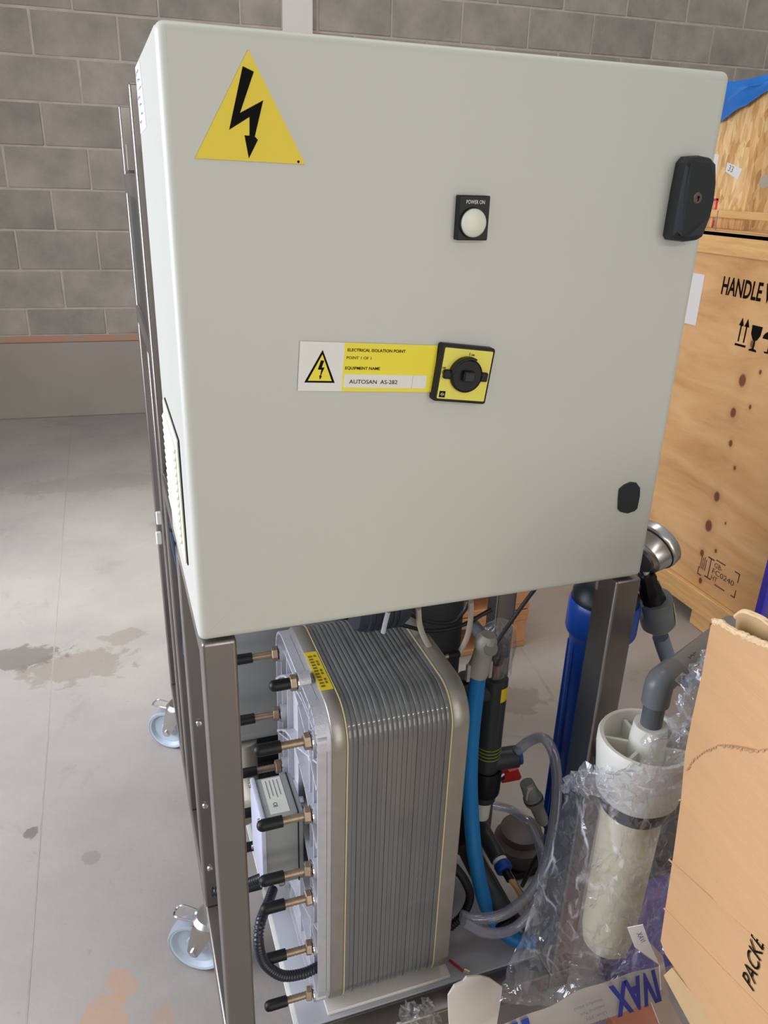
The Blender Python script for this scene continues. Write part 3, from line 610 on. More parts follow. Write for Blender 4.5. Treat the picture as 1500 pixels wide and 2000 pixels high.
# terminal box on the cover
tb = empty('terminal_box', (.11, .165, .43), 'grey terminal box with pale rating label, bolted on the cast cover', 'junction box')
put('box_body', box(bmesh.new(), (.088, .122, .432), (.148, .21, .574), .003, 2), grey_box, tb, True)
put('box_lid', box(bmesh.new(), (.081, .119, .429), (.0885, .213, .577), .002, 2), mat('pale_lilac_lid', srgb(178, 180, 196), .45), tb, True)
put('lid_seam', box(bmesh.new(), (.1385, .1212, .431), (.1405, .211, .5748)), dark_gap, tb)
rl = put('rating_label', box(bmesh.new(), (.098, .127, .574), (.128, .205, .5746)), mat('label_grey', srgb(196, 196, 184), .6), tb)
text('CE', .006, (.106, .150, .5747), (0, -1, 0), (1, 0, 0), ink, rl)
bm = bmesh.new()
for k, x in enumerate((.103, .109, .115, .121)): box(bm, (x, .160 + .005 * (k % 2), .5746), (x + .0014, .200, .5749))
put('label_print', bm, mat('grey_print', srgb(120, 122, 122), .6), rl)
for y, z in ((.126, .568), (.206, .568), (.126, .436), (.206, .436)): put('lid_screw', lathe(bmesh.new(), [(0, 0), (.0045, 0), (.004, .003), (0, .004)], (.081, y, z), (-1, 0, 0), 10), chrome, tb, True)
for y, z in ((.128, .59), (.128, .44), (.128, .46)): put('gland_bolt', lathe(bmesh.new(), [(0, 0), (.005, 0), (.005, .006), (0, .007)], (.149, y, z), (-1, 0, 0), 10), chrome, tb, True)

# conduits
o = put('corrugated_conduit', corrugated(bmesh.new(), [at(533, 1738, 'y', .15), at(523, 1765, 'y', .12), at(509, 1800, 'y', .08), at(505, 1840, 'y', .06), at(516, 1880, 'y', .06), at(550, 1905, 'y', .06), at(590, 1902, 'y', .066), at(622, 1888, 'y', .075)], .0085, .0052), conduit, None, True, angle=80)
tag(o, 'black corrugated conduit looping in front of the cast cover', 'conduit')
o = put('corrugated_conduit', corrugated(bmesh.new(), [(.10, .17, .43), (.095, .175, .40), (.07, .19, .375), (.04, .2, .36), (-.0 + .01, .21, .352)], .0085, .0052), conduit, None, True, angle=80)
tag(o, 'short black corrugated conduit going left behind the front leg', 'conduit')
o = put('corrugated_conduit', corrugated(bmesh.new(), [at(880, 1685, 'y', .12), at(905, 1715, 'y', .12), at(918, 1750, 'y', .12), at(905, 1785, 'y', .12), at(878, 1812, 'y', .12)], .008, .0052), cable_m, None, True, angle=80)
tag(o, 'black corrugated conduit curling out right of the plate stack', 'conduit')

# ================================================================ TANKS AND DARK PLANT BEHIND
bm = box(bmesh.new(), (.06, .50, .40), (.335, .98, .86), .03, 4); o = put('holding_tank', bm, tank_m, None, True); tag(o, 'light grey plastic tank seen left of the plate stack', 'tank')
put('outlet_pipe', cyl(bmesh.new(), (.12, .52, .32), (.12, .52, .402), .024, 16), beige_p, o, True)
put('outlet_elbow', tube(bmesh.new(), [(.12, .52, .33), (.12, .5, .3), (.12, .45, .285), (.06, .43, .285)], .022, 14), beige_p, o, True)
put('tank_foot', box(bmesh.new(), (.08, .55, .19), (.32, .9, .3)), dark_gap, o); put('tank_plinth', box(bmesh.new(), (.09, .56, .3), (.31, .89, .401)), dark_gap, o)
bm = box(bmesh.new(), (.345, .42, .36), (.548, 1.0, .90), .012, 2); o = put('control_unit', bm, tank_d, None, True); tag(o, 'dark grey housing behind the plate stack, under the enclosure', 'housing')
put('housing_leg', box(bmesh.new(), (.36, .5, .19), (.53, .95, .361)), dark_gap, o)
# motor above the stack
o = put('pump_motor', lathe(bmesh.new(), [(0, 0), (.043, 0), (.047, .006), (.047, .07), (.04, .08), (0, .08)], (.235, .17, .903), (1, 0, 0), 28), mat('blue_black_motor', srgb(36, 44, 52), .4), None, True); tag(o, 'dark round motor half hidden between plate stack and enclosure', 'motor')
bm = bmesh.new()
for k in range(6): lathe(bm, [(.0472, 0), (.049, .001), (.049, .003), (.0472, .004)], (.248 + k * .009, .17, .903), (1, 0, 0), 28)
put('cooling_fins', bm, mat('fin_dark', srgb(40, 48, 56), .45), o, True)
put('motor_bracket', box(bmesh.new(), (.25, .14, .945), (.30, .2, .9765)), black_pl, o)

# short tubes hanging from the enclosure
o = put('hanging_tube', tube(bmesh.new(), [at(817, 1188, 'y', .16), at(821, 1225, 'y', .17), at(838, 1262, 'y', .18), at(858, 1280, 'y', .18)], .0045, 8), beige_h, None, True); tag(o, 'beige tube, left side of the loop hanging under the enclosure', 'tube', 'beige loop tubes')
o = put('hanging_tube', tube(bmesh.new(), [at(920, 1175, 'y', .16), at(919, 1210, 'y', .17), at(912, 1245, 'y', .18), at(897, 1276, 'y', .18)], .0045, 8), beige_h, None, True); tag(o, 'beige tube, right side of the loop hanging under the enclosure', 'tube', 'beige loop tubes')
o = put('tube_joiner', cyl(bmesh.new(), at(858, 1283, 'y', .18), at(897, 1276, 'y', .18), .0065, 12, .001), black_pl, None, True); tag(o, 'small black joiner between the two beige tubes', 'connector')
put('brass_nipple', cyl(bmesh.new(), at(852, 1286, 'y', .18), at(876, 1281, 'y', .176), .0042, 10), brass, o, True)
o = put('drain_stub', tube(bmesh.new(), [at(758, 1195, 'y', .10), at(752, 1218, 'y', .10), at(748, 1236, 'y', .10)], .0035, 8), mat('pale_stub', srgb(170, 172, 180), .4), None, True); tag(o, 'thin pale tube stub hanging over the plate stack', 'tube')
for pts, lab in (([(700, 1200), (790, 1222), (840, 1232), (900, 1222), (960, 1190)], 'upper thin black cable sagging behind the beige tubes'),
                 ([(775, 1185), (830, 1212), (880, 1215), (905, 1195), (915, 1175)], 'short black cable curving behind the right beige tube'),
                 ([(940, 1300), (980, 1240), (1018, 1186), (1048, 1146)], 'black cable rising right from the black pipe to the enclosure')):
    o = put('black_cable', tube(bmesh.new(), [at(x, y, 'y', .22) for x, y in pts], .0035, 8), cable_m, None, True); tag(o, lab, 'cable')

# ================================================================ BLACK PIPE, BLUE HOSE
PY = .24
ptop = at(968, 1322, 'y', PY); pbot = at(956, 1555, 'y', PY); pdn = Vector((ptop.x, ptop.y, pbot.z))
bp = empty('black_pipe_assembly', pdn, 'vertical black pipe with yellow sticker and green rings, right of blue hose', 'pipe')
R_ = .0235
put('pipe', cyl(bmesh.new(), pdn, ptop, R_, 28, .002), dgrey_pvc, bp, True)
zz = at(958, 1460, 'y', PY).z
for k in range(4): put('green_ring', lathe(bmesh.new(), [(R_ - .001, -.0009), (R_ + .0007, -.0009), (R_ + .0007, .0009), (R_ - .001, .0009)], (ptop.x, PY, zz + .0075 * (k - 1.5)), (0, 0, 1), 28), mat('green_yellow_ring', srgb(136, 150, 40), .5) if k == 0 else MATS['green_yellow_ring'], bp, True)
bm = bmesh.new(); za = at(980, 1355, 'y', PY).z; zb_ = at(980, 1330, 'y', PY).z; vs = []
for k in range(8):
    a = math.radians(-88 + k * 9); vs.append((ptop.x + (R_ + .0006) * math.cos(a), PY + (R_ + .0006) * math.sin(a)))
for p, q in zip(vs, vs[1:]): quad(bm, [(p[0], p[1], za), (q[0], q[1], za), (q[0], q[1], zb_), (p[0], p[1], zb_)])
bmesh.ops.solidify(bm, geom=bm.faces, thickness=-.0004) if False else None
put('yellow_sticker', bm, mat('sticker_yellow', srgb(236, 208, 34), .45), bp)
put('pipe_union', lathe(bmesh.new(), [(0, 0), (.029, 0), (.03, .01), (.03, .05), (.028, .055), (0, .055)], pdn + Vector((0, 0, .02)), (0, 0, 1), 28), black_pl, bp, True)
put('white_spigot', lathe(bmesh.new(), [(0, 0), (.015, 0), (.016, .02), (.017, .06), (0, .06)], pdn + Vector((0, 0, -.045)), (0, 0, 1), 22), white_pp, bp, True)
tz = at(985, 1478, 'y', PY).z
put('side_outlet', cyl(bmesh.new(), (ptop.x, PY, tz), (ptop.x + .058, PY - .012, tz + .006), .0205, 22, .002), dgrey_pvc, bp, True)
put('outlet_collar', cyl(bmesh.new(), (ptop.x + .056, PY - .0115, tz + .006), (ptop.x + .064, PY - .013, tz + .0065), .016, 22), blue_d, bp, True)
tz2 = at(940, 1352, 'y', PY).z
put('tee_branch', cyl(bmesh.new(), (ptop.x - .085, PY, tz2), (ptop.x, PY, tz2), .018, 20, .002), dgrey_pvc, bp, True)
put('brass_fitting', cyl(bmesh.new(), ptop, ptop + Vector((0, 0, .028)), .0095, 14), mat('copper_brass', srgb(150, 112, 88), .4, .6), bp, True)
put('sensor_plug', cyl(bmesh.new(), ptop + Vector((0, 0, .03)), ptop + Vector((0, 0, .045)), .012, 16, .002), black_pl, bp, True)
put('sensor_head', box(bmesh.new(), (ptop.x - .014, PY - .014, ptop.z + .045), (ptop.x + .014, PY + .014, ptop.z + .08), .003, 2), mat('navy_sensor', srgb(24, 32, 42), .35), bp, True)
bag = lathe(bmesh.new(), [(.024, 0), (.027, .03), (.029, .06), (.026, .09), (.014, .102), (.0, .105)], ptop + Vector((0, 0, .01)), (0, 0, 1), 26)
for v in bag.verts: v.co += noise.noise_vector(v.co * 45) * .006
o = put('plastic_cover', bag, bag_m, None, False); tag(o, 'crumpled clear bag over the sensor on top of black pipe', 'bag')
# grey quick coupling with blue hose
hp0 = at(935, 1305, 'y', .18)
pts = [hp0, at(929, 1360, 'y', .18), at(921, 1440, 'y', .18), at(918, 1520, 'y', .175), at(921, 1600, 'y', .165), at(929, 1680, 'y', .14), at(947, 1760, 'y', .115), at(970, 1803, 'z', .235), at(1003, 1832, 'z', .21), at(1044, 1842, 'z', .204)]
o = put('blue_hose', tube(bmesh.new(), pts, .0138, 18, 10), blue_h, None, True, angle=80); tag(o, 'thick blue hose hanging beside the plate stack', 'hose')
dv = Vector((.12, -.1, 1)).normalized()
o = put('hose_coupling', lathe(bmesh.new(), [(0, -.012), (.0175, -.012), (.0185, .004), (.0165, .014), (.0155, .04), (.0175, .044), (.0175, .058), (.012, .068), (0, .068)], hp0, dv, 22), mat('beige_grey_fitting', srgb(166, 160, 150), .45), None, True); tag(o, 'beige grey push coupling on top of blue hose', 'fitting')
put('coupling_disc', cyl(bmesh.new(), hp0 + dv * .05 + Vector((0, -.016, 0)), hp0 + dv * .05 + Vector((0, -.0195, .002)), .0115, 18), grey_pl2, o, True)
put('coupling_arm', cyl(bmesh.new(), hp0 + dv * .055, hp0 + dv * .055 + Vector((.0, .05, .0)), .011, 16), grey_pvc, o, True)
for s_ in (-1, 1): put('locking_ear', box(bmesh.new(), hp0 + Vector((s_ * .02 - .003, -.006, -.02)), hp0 + Vector((s_ * .02 + .003, .002, .012)), .001), MATS['beige_grey_fitting'], o)
# dark valve body behind
o = put('diaphragm_valve', lathe(bmesh.new(), [(0, 0), (.03, 0), (.032, .03), (.024, .04), (.024, .06), (.016, .07), (.016, .085), (0, .085)], at(905, 1395, 'y', .27), (0, 0, 1), 24), dgrey_pvc, None, True); tag(o, 'dark grey valve body between plate stack and blue hose', 'valve')
put('valve_block', box(bmesh.new(), at(905, 1395, 'y', .27) + Vector((-.04, -.03, -.32)), at(905, 1395, 'y', .27) + Vector((.02, .03, .002)), .006, 2), black_pl, o, True)

# clear hoses
o = put('clear_hose', tube(bmesh.new(), [at(1008, 1468, 'y', .225), at(1035, 1447, 'y', .22), at(1062, 1442, 'y', .2), at(1082, 1475, 'y', .18), at(1088, 1540, 'y', .16), at(1080, 1620, 'y', .13), at(1064, 1690, 'y', .10), at(1035, 1745, 'y', .08), at(985, 1785, 'y', .07), at(930, 1795, 'y', .08), at(900, 1788, 'y', .09)], .0098, 14), hose_c, None, True, angle=80); tag(o, 'clear grey hose arching from the black pipe outlet to the tray', 'hose')
o = put('clear_hose', tube(bmesh.new(), [at(962, 1572, 'y', .26), at(1000, 1582, 'y', .24), at(1035, 1610, 'y', .2), at(1056, 1660, 'y', .16), at(1060, 1715, 'y', .11), at(1040, 1775, 'y', .06), at(1000, 1815, 'y', .05), at(950, 1822, 'y', .05), at(905, 1800, 'y', .06)], .0088, 14), hose_c, None, True, angle=80); tag(o, 'clear hose forming the inner loop below the black pipe', 'hose')
# lower pump with blue cap
pc = at(1014, 1650, 'z', .04)
o = put('circulation_pump', lathe(bmesh.new(), [(0, .016), (.055, .016), (.06, .022), (.06, .06), (.048, .07), (.048, .09), (.03, .098), (0, .098)], (pc.x, pc.y, 0), (0, 0, 1), 30), brown_m, None, True); tag(o, 'dark brown pump on the floor beyond the blue cap', 'pump')
put('pump_flange', box(bmesh.new(), (pc.x - .06, pc.y - .06, 0), (pc.x + .055, pc.y + .06, .017), .004), black_pl, o)
a = at(930, 1600, 'y', .26); b = at(975, 1680, 'y', .17)
o = put('inclined_pipe', cyl(bmesh.new(), a, b, .0165, 20, .002), dgrey_pvc, None, True); tag(o, 'dark inclined pipe ending in a blue cap, behind blue hose', 'pipe')
dd = (b - a).normalized()
put('white_collar', cyl(bmesh.new(), b, b + dd * .006, .0145, 20), white_pp, o, True)
put('blue_cap', cyl(bmesh.new(), b + dd * .006, b + dd * .024, .0162, 20, .003), blue_d, o, True)
put('cap_nozzle', cyl(bmesh.new(), b + dd * .024, b + dd * .042, .008, 12), black_pl, o, True)
put('tan_tube', tube(bmesh.new(), [b + dd * .038, b + dd * .06 + Vector((.008, 0, -.01)), b + dd * .07 + Vector((.016, -.01, -.035))], .0048, 8), tan_t, o, True)
a = at(905, 1640, 'y', .2); b = at(985, 1790, 'y', .09)
o = put('suction_pipe', tube(bmesh.new(), [a, at(935, 1700, 'y', .17), at(965, 1755, 'y', .12), b], .02, 18), dgrey_pvc, None, True); tag(o, 'thick dark pipe running down to the tray behind blue hose', 'pipe')
put('pipe_clamp', lathe(bmesh.new(), [(0, 0), (.024, 0), (.024, .02), (0, .02)], b + Vector((0, 0, .0)), (.4, -.5, -.6), 20), black_pl, o, True)
# red handle
rp = at(995, 1512, 'y', .26)
bm = prism(bmesh.new(), [(-.018, -.012), (.02, -.014), (.024, -.008), (.014, .016), (-.006, .014), (-.016, .002)], -.008, .008, frame(rp, (1, 0, 0), (0, 0, 1)), .002, 2)
o = put('valve_handle', bm, red_m, None, True); tag(o, 'red valve lever handle right of the black pipe', 'handle')
put('handle_spindle', cyl(bmesh.new(), rp + Vector((-.01, 0, 0)), Vector((pdn.x + .01, PY, rp.z)), .006, 10), chrome, o, True)
# grey connector hanging on its cable
q0 = at(1028, 1528, 'y', .2); q1 = at(1068, 1622, 'y', .17); dd = (q1 - q0).normalized()
o = put('mains_connector', lathe(bmesh.new(), [(0, 0), (.013, 0), (.016, .03), (.0185, .032), (.0185, .046), (.013, .055), (.012, .085), (.0085, .096), (0, .1)], q0, dd, 20), grey_pl2, None, True); tag(o, 'grey cable connector hanging inside the clear hose loop', 'connector')
put('seal_ring', lathe(bmesh.new(), [(.018, .036), (.0192, .037), (.0192, .04), (.018, .041)], q0, dd, 20), dgrey_pvc, o, True)
put('connector_cable', tube(bmesh.new(), [q0 + dd * .095, q0 + dd * .13, at(1045, 1680, 'y', .2), at(1020, 1730, 'y', .22)], .0045, 8), cable_m, o, True)
put('connector_lug', box(bmesh.new(), q0 + Vector((-.006, -.016, -.03)), q0 + Vector((.006, -.012, .0)), .001), beige_h, o)
# loose red cable and small bits on the tray
o = put('red_cable', tube(bmesh.new(), [at(878, 1875, 'z', .192), at(892, 1886, 'z', .193), at(906, 1897, 'z', .192)], .0022, 6), red_m, None, True); tag(o, 'short red wire lying on the grey tray', 'wire')
put('wire_lug', cyl(bmesh.new(), at(906, 1897, 'z', .192), at(917, 1902, 'z', .192), .0045, 8), chrome, o, True)

# ================================================================ BLUE FILTER HOUSING
fc = Vector((.713, .215, 0)); zt = .822
bf = empty('water_filter', (fc.x, fc.y, 0), 'tall bright blue filter housing with dark cap behind the right leg', 'water filter')
put('housing', lathe(bmesh.new(), [(0, .17), (.034, .172), (.044, .19), (.0515, .72), (.053, .735), (.0605, .745), (.062, .75), (.062, zt - .022), (.059, zt - .014), (0, zt - .014)], (fc.x, fc.y, 0), (0, 0, 1), 36), blue_f, bf, True)
put('cap', lathe(bmesh.new(), [(0, 0), (.057, 0), (.057, .012), (.044, .03), (.03, .04), (0, .04)], (fc.x, fc.y, zt - .014), (0, 0, 1), 36), mat('dark_teal_cap', srgb(20, 34, 40), .4), bf, True)
for k in range(12):
    a = k * PI / 6; x, y = math.cos(a), math.sin(a)
    bm = box(bmesh.new(), (-.0022, .044, 0), (.0022, .0535, .44), .001, mat=Matrix.Translation((fc.x, fc.y, .28)) @ Matrix.Rotation(a, 4, 'Z')); put('housing_rib', bm, blue_f, bf)
put('foot_stand', lathe(bmesh.new(), [(0, 0), (.05, 0), (.05, .01), (.03, .03), (.03, .17), (0, .17)], (fc.x, fc.y, 0), (0, 0, 1), 24), dgrey_pvc, bf, True)

# ================================================================ GAUGE AND GREY FITTING
gc = at(1262, 1078, 'y', .2); ga = Vector((.80, .25, .42)).normalized()
g = empty('pressure_gauge', gc, 'round stainless gauge seen from behind, peeking past the enclosure edge', 'gauge')
put('gauge_case', lathe(bmesh.new(), [(0, -.02), (.026, -.02), (.028, -.016), (.036, -.012), (.044, .012), (.0465, .014), (.0475, .018), (.0475, .03), (.046, .032), (0, .032)], gc, ga, 40), steel_b, g, True)
put('case_groove', lathe(bmesh.new(), [(.0435, .0105), (.0452, .0105), (.0452, .013), (.0435, .013)], gc, ga, 40), dark_gap, g, True)
put('back_flange', lathe(bmesh.new(), [(0, -.026), (.02, -.026), (.027, -.022), (.028, -.017), (0, -.017)], gc, ga, 28), dgrey_pvc, g, True)
put('stem', cyl(bmesh.new(), gc - Vector((0, 0, .03)), at(1268, 1140, 'y', .2), .009, 12), chrome, g, True)
q0 = at(1262, 1120, 'y', .2); q1 = at(1276, 1178, 'y', .2); dd = (q1 - q0).normalized()
put('black_clamp', lathe(bmesh.new(), [(0, 0), (.014, 0), (.017, .008), (.015, .02), (.020, .03), (.020, .05), (.024, .055), (.024, .068), (0, .068)], q0, dd, 8), black_pl, g, True)
q2 = at(1288, 1240, 'y', .2)
fit = put('reducer_fitting', lathe(bmesh.new(), [(0, -.004), (.031, -.004), (.032, .004), (.030, .055), (.021, .066), (0, .066)], at(1277, 1172, 'y', .2), (q2 - q1).normalized(), 28), grey_pvc, None, True); tag(fit, 'grey tapered hose fitting with cream label strip, below the gauge', 'fitting')
e0 = at(1277, 1172, 'y', .2); du = (q2 - q1).normalized(); sd = du.cross(Vector((0, 1, 0))).normalized(); sd = sd if sd.x > 0 else -sd; fw = Vector((0, -1, 0)); bm = bmesh.new(); rr_ = .0327
def sp(t, h): return e0 + du * h + (sd * math.cos(t) + fw * math.sin(t)) * (rr_ - h * .02)
for k in range(4):
    a, b = math.radians(12 + k * 9), math.radians(21 + k * 9); quad(bm, [sp(a, .006), sp(b, .006), sp(b, .056), sp(a, .056)])
put('cream_label', bm, mat('label_cream', srgb(206, 190, 146), .6), fit)
put('side_branch', cyl(bmesh.new(), e0 + du * .035, e0 + du * .0 + Vector((-.05, .02, -.0)), .02, 18), grey_pvc, fit, True)
o = put('braided_hose', tube(bmesh.new(), [at(1290, 1243, 'y', .2), at(1297, 1265, 'y', .2), at(1306, 1290, 'y', .2), at(1316, 1315, 'y', .21), at(1345, 1330, 'y', .26), at(1420, 1330, 'y', .32)], .0145, 16), braid, None, True, angle=80); tag(o, 'grey braided hose hanging from the tapered fitting', 'hose')

# ================================================================ WHITE CANISTER
CY = -.09; ct = at(1262, 1400, 'y', CY); cc = Vector((.582, CY, 0))
cn = empty('white_canister', (cc.x, CY, .355), 'white plastic filter canister with open ribbed top, inside clear film', 'filter canister')
zt = .777
bm = lathe(bmesh.new(), [(0, zt - .10), (.048, zt - .10), (.057, zt - .09), (.0655, zt - .02), (.0655, zt - .004), (.0635, zt), (.0585, zt), (.0565, zt - .004), (.054, zt - .04), (0, zt - .04)], cc, (0, 0, 1), 40); put('top_cup', bm, white_pp, cn, True)
for k in range(6):
    if k == 4: continue
    put('web_rib', box(bmesh.new(), (.018, -.0022, zt - .04), (.0545, .0022, zt - .012), mat=Matrix.Translation(cc) @ Matrix.Rotation(k * PI / 3 + .45, 4, 'Z')), white_pp, cn)
put('socket', lathe(bmesh.new(), [(0, zt - .041), (.026, zt - .041), (.0245, zt + .0), (.0225, zt + .022), (0, zt + .022)], (cc.x + .002, CY, 0), (0, 0, 1), 26), white_pp, cn, True)
put('sediment', prism(bmesh.new(), [(.052 * math.cos(t), .052 * math.sin(t)) for t in [2.6 + k * .12 for k in range(9)]] + [(.03 * math.cos(t), .03 * math.sin(t)) for t in [3.5 - k * .15 for k in range(6)]], zt - .0395, zt - .0385, Matrix.Translation((cc.x, cc.y, 0))), mat('rusty_sediment', srgb(150, 112, 78), .8, noise_amt=.2, noise_scale=60), cn)
put('lock_ring', lathe(bmesh.new(), [(0, zt - .122), (.046, zt - .122), (.048, zt - .118), (.048, zt - .103), (.046, zt - .1), (0, zt - .1)], cc, (0, 0, 1), 36), mat('black_blue_ring', srgb(30, 40, 50), .3), cn, True)
put('sump', lathe(bmesh.new(), [(0, .368), (.024, .371), (.036, .384), (.040, .41), (.0425, zt - .122), (0, zt - .122)], cc, (0, 0, 1), 36), white_tr, cn, True)
put('mount_arm', box(bmesh.new(), (cc.x - .01, -.04, zt - .12), (cc.x + .012, .0018, zt - .105)), steel, cn)
# grey elbow pipe
e0 = Vector((cc.x + .002, CY, zt + .02)); e1 = Vector((e0.x, CY, .862)); e3 = at(1440, 1215, 'y', .1)
ep = empty('grey_elbow_pipe', e0, 'grey pressure pipe with elbow plugged into the white canister', 'pipe')
put('spigot', cyl(bmesh.new(), e0, Vector((e0.x, CY, .838)), .0145, 22), mat('grey_pvc_dark', srgb(84, 90, 94), .35), ep, True)
d3 = (e3 - e1).normalized()
put('elbow', tube(bmesh.new(), [Vector((e0.x, CY, .834)), Vector((e0.x, CY, .852)), e1 + Vector((0, 0, .004)) + d3 * .004, e1 + d3 * .022 + Vector((0, 0, .006)), e1 + d3 * .05 + Vector((0, 0, .006))], .0185, 24, 8), grey_pvc, ep, True, angle=80)
put('straight_pipe', cyl(bmesh.new(), e1 + d3 * .05 + Vector((0, 0, .006)), e1 + d3 * .33 + Vector((0, 0, .006)), .0162, 24), mat('pipe_grey_light', srgb(122, 124, 124), .4), ep, True)
a = e1 + d3 * .085 + Vector((0, 0, .006)); upv = Vector((0, -.55, .83)); upv = (upv - d3 * upv.dot(d3)).normalized()
bm = bmesh.new(); sdv = d3.cross(upv)
for k in range(6): tube(bm, [a + upv * .0161 + d3 * (k * .0055) + sdv * (-.002 + .001 * (k % 2)), a + upv * .0161 + d3 * (k * .0055 + .0015) + sdv * (.002 - .001 * (k % 3))], .0006, 5, 0)
put('faded_print', bm, ink, ep)

# dark upright and purple tub behind the canister
ux0 = at(1300, 1480, 'y', .29).x; uz = at(1320, 1445, 'y', .29).z
o = put('dark_upright_panel', box(bmesh.new(), (ux0, .29, 0), (ux0 + .22, .32, uz), .003), mat('anthracite_panel', srgb(66, 68, 72), .45), None, True); tag(o, 'dark grey upright panel behind the canister, left of the carton', 'panel')
put('panel_foot', box(bmesh.new(), (ux0 - .01, .25, 0), (ux0 + .23, .36, .02), .002), MATS['anthracite_panel'], o)
px0 = at(1218, 1800, 'y', .06).x; pz = at(1250, 1762, 'y', .06).z
o = put('purple_tub', prism(bmesh.new(), [(0, 0), (.2, 0), (.2, .04), (.0, .04)], 0, pz, Matrix.Translation((px0, .06, 0)), .006, 2), purple, None, True); tag(o, 'purple plastic block low behind the clear film', 'box')
put('tub_rim', prism(bmesh.new(), [(-.003, -.003), (.203, -.003), (.203, .043), (-.003, .043)], pz - .02, pz - .006, Matrix.Translation((px0, .06, 0))), purple, o)
pa = at(1480, 1230, 'y', .55); pb = at(1514, 1080, 'y', .55)
o = put('plastic_board', box(bmesh.new(), (pb.x, .54, 0), (pb.x + .3, .56, pb.z + .02), .003), purple, None, True); tag(o, 'mauve panel with blue edge standing before the plywood crate', 'panel')
put('blue_edge', box(bmesh.new(), (pb.x - .008, .538, 0), (pb.x + .004, .562, pb.z + .022), .002), purple_e, o)

# ================================================================ PLYWOOD CRATE
PX = 1.87
KN = [(1450, 743, .016), (1432, 806, .013), (1427, 866, .009), (1435, 914, .006), (1400, 970, .014), (1384, 1027, .017), (1371, 1080, .010), (1470, 672, .011), (1485, 727, .006), (1465, 795, .006), (1398, 1076, .006), (1368, 1134, .009), (1417, 1022, .004)]
PLY0 = Vector((PX + .45, 1.3, .14))
KNOTS = [(at(x, y, 'x', PX).y - PLY0.y, at(x, y, 'x', PX).z - PLY0.z, r) for x, y, r in KN]
PLY0 = Vector((-.45, 0, 0))      # local x of the visible face
ply = mat_ply()
CY0, CY1 = .25, 2.35
cr_ = empty('plywood_crate', (PX + .45, 1.3, 0), 'large plywood crate with black stencilled handling marks, right of enclosure', 'crate')
put('crate_body', box(bmesh.new(), (PX, CY0, .14), (PX + .9, CY1, 1.335), .002), ply, cr_, origin=(PX + .45, 1.3, .14))
put('top_board', box(bmesh.new(), (PX - .02, CY0 - .01, 1.277), (PX, CY1, 1.349), .003), wood_b2, cr_)
put('bottom_board', box(bmesh.new(), (PX - .02, CY0 - .01, .06), (PX, CY1, .142), .003), wood_b2, cr_)
put('crate_lid', box(bmesh.new(), (PX - .02, CY0 - .01, 1.335), (PX + .92, CY1, 1.349)), ply, cr_)
put('base_board', box(bmesh.new(), (PX, CY0, .10), (PX + .9, CY1, .14)), wood_b2, cr_)
for y in (.30, 1.09, 1.95):
    for x in (PX - .012, PX + .4, PX + .8): put('skid_block', box(bmesh.new(), (x, y, 0), (x + .09, y + .1, .101 if x > PX else .0605), .003), wood_b2, cr_)
FC = frame((PX, 0, 0), (0, -1, 0), (0, 0, 1))
cb = [o for o in cr_.children if o.name.startswith('crate_body')][0]
def cw(px, py): return at(px, py, 'x', PX)
bk = cb
text('HANDLE W', .054, cw(1408, 573), (0, -1, 0), (0, 0, 1), ink, bk, .022, .238, thick=.0006)
text('ITH CARE', .048, cw(1408, 573) - Vector((0, .385, 0)), (0, -1, 0), (0, 0, 1), ink, bk, .012, .34, thick=.0006) if False else None
def cpoly(name, pts, m=ink): return put(name, prism(bmesh.new(), [(-p[0], p[1]) for p in pts][::-1] if False else pts, .0003, .0008, FC), m, bk)
def L_(px, py): p = cw(px, py); return (-p.y, p.z)
a0 = L_(1437, 672); 
bm = bmesh.new()
for k in range(2):
    x = a0[0] + .008 + k * .024; z = 1.022
    prism(bm, [(x - .0028, z), (x + .0028, z), (x + .0028, z + .055), (x - .0028, z + .055)], .0003, .0008, FC); prism(bm, [(x - .0105, z + .05), (x + .0105, z + .05), (x, z + .076)], .0003, .0008, FC)
prism(bm, [(a0[0] - .004, 1.008), (a0[0] + .044, 1.008), (a0[0] + .044, 1.015), (a0[0] - .004, 1.015)], .0003, .0008, FC); put('arrow_marks', bm, ink, bk)
gx_ = a0[0] + .076; bm = bmesh.new()
prism(bm, [(gx_ - .022, 1.083), (gx_ - .02, 1.055), (gx_ - .01, 1.04), (gx_ - .003, 1.036), (gx_ - .003, 1.012), (gx_ - .016, 1.008), (gx_ - .016, 1.003), (gx_ + .016, 1.003), (gx_ + .016, 1.008), (gx_ + .003, 1.012), (gx_ + .003, 1.036), (gx_ + .01, 1.04), (gx_ + .02, 1.055), (gx_ + .022, 1.083)], .0003, .0008, FC); put('glass_mark', bm, ink, bk)
ux = a0[0] + .138; bm = bmesh.new()
prism(bm, [(ux + .032 * math.cos(t * PI / 10), 1.05 + .026 * math.sin(t * PI / 10)) for t in range(11)], .0003, .0008, FC)
prism(bm, [(ux - .0025, 1.012), (ux + .0025, 1.012), (ux + .0025, 1.05), (ux - .0025, 1.05)], .0003, .0008, FC); prism(bm, [(ux - .014, 1.008), (ux + .0025, 1.008), (ux + .0025, 1.013), (ux - .014, 1.013)], .0003, .0008, FC); put('umbrella_mark', bm, ink, bk)
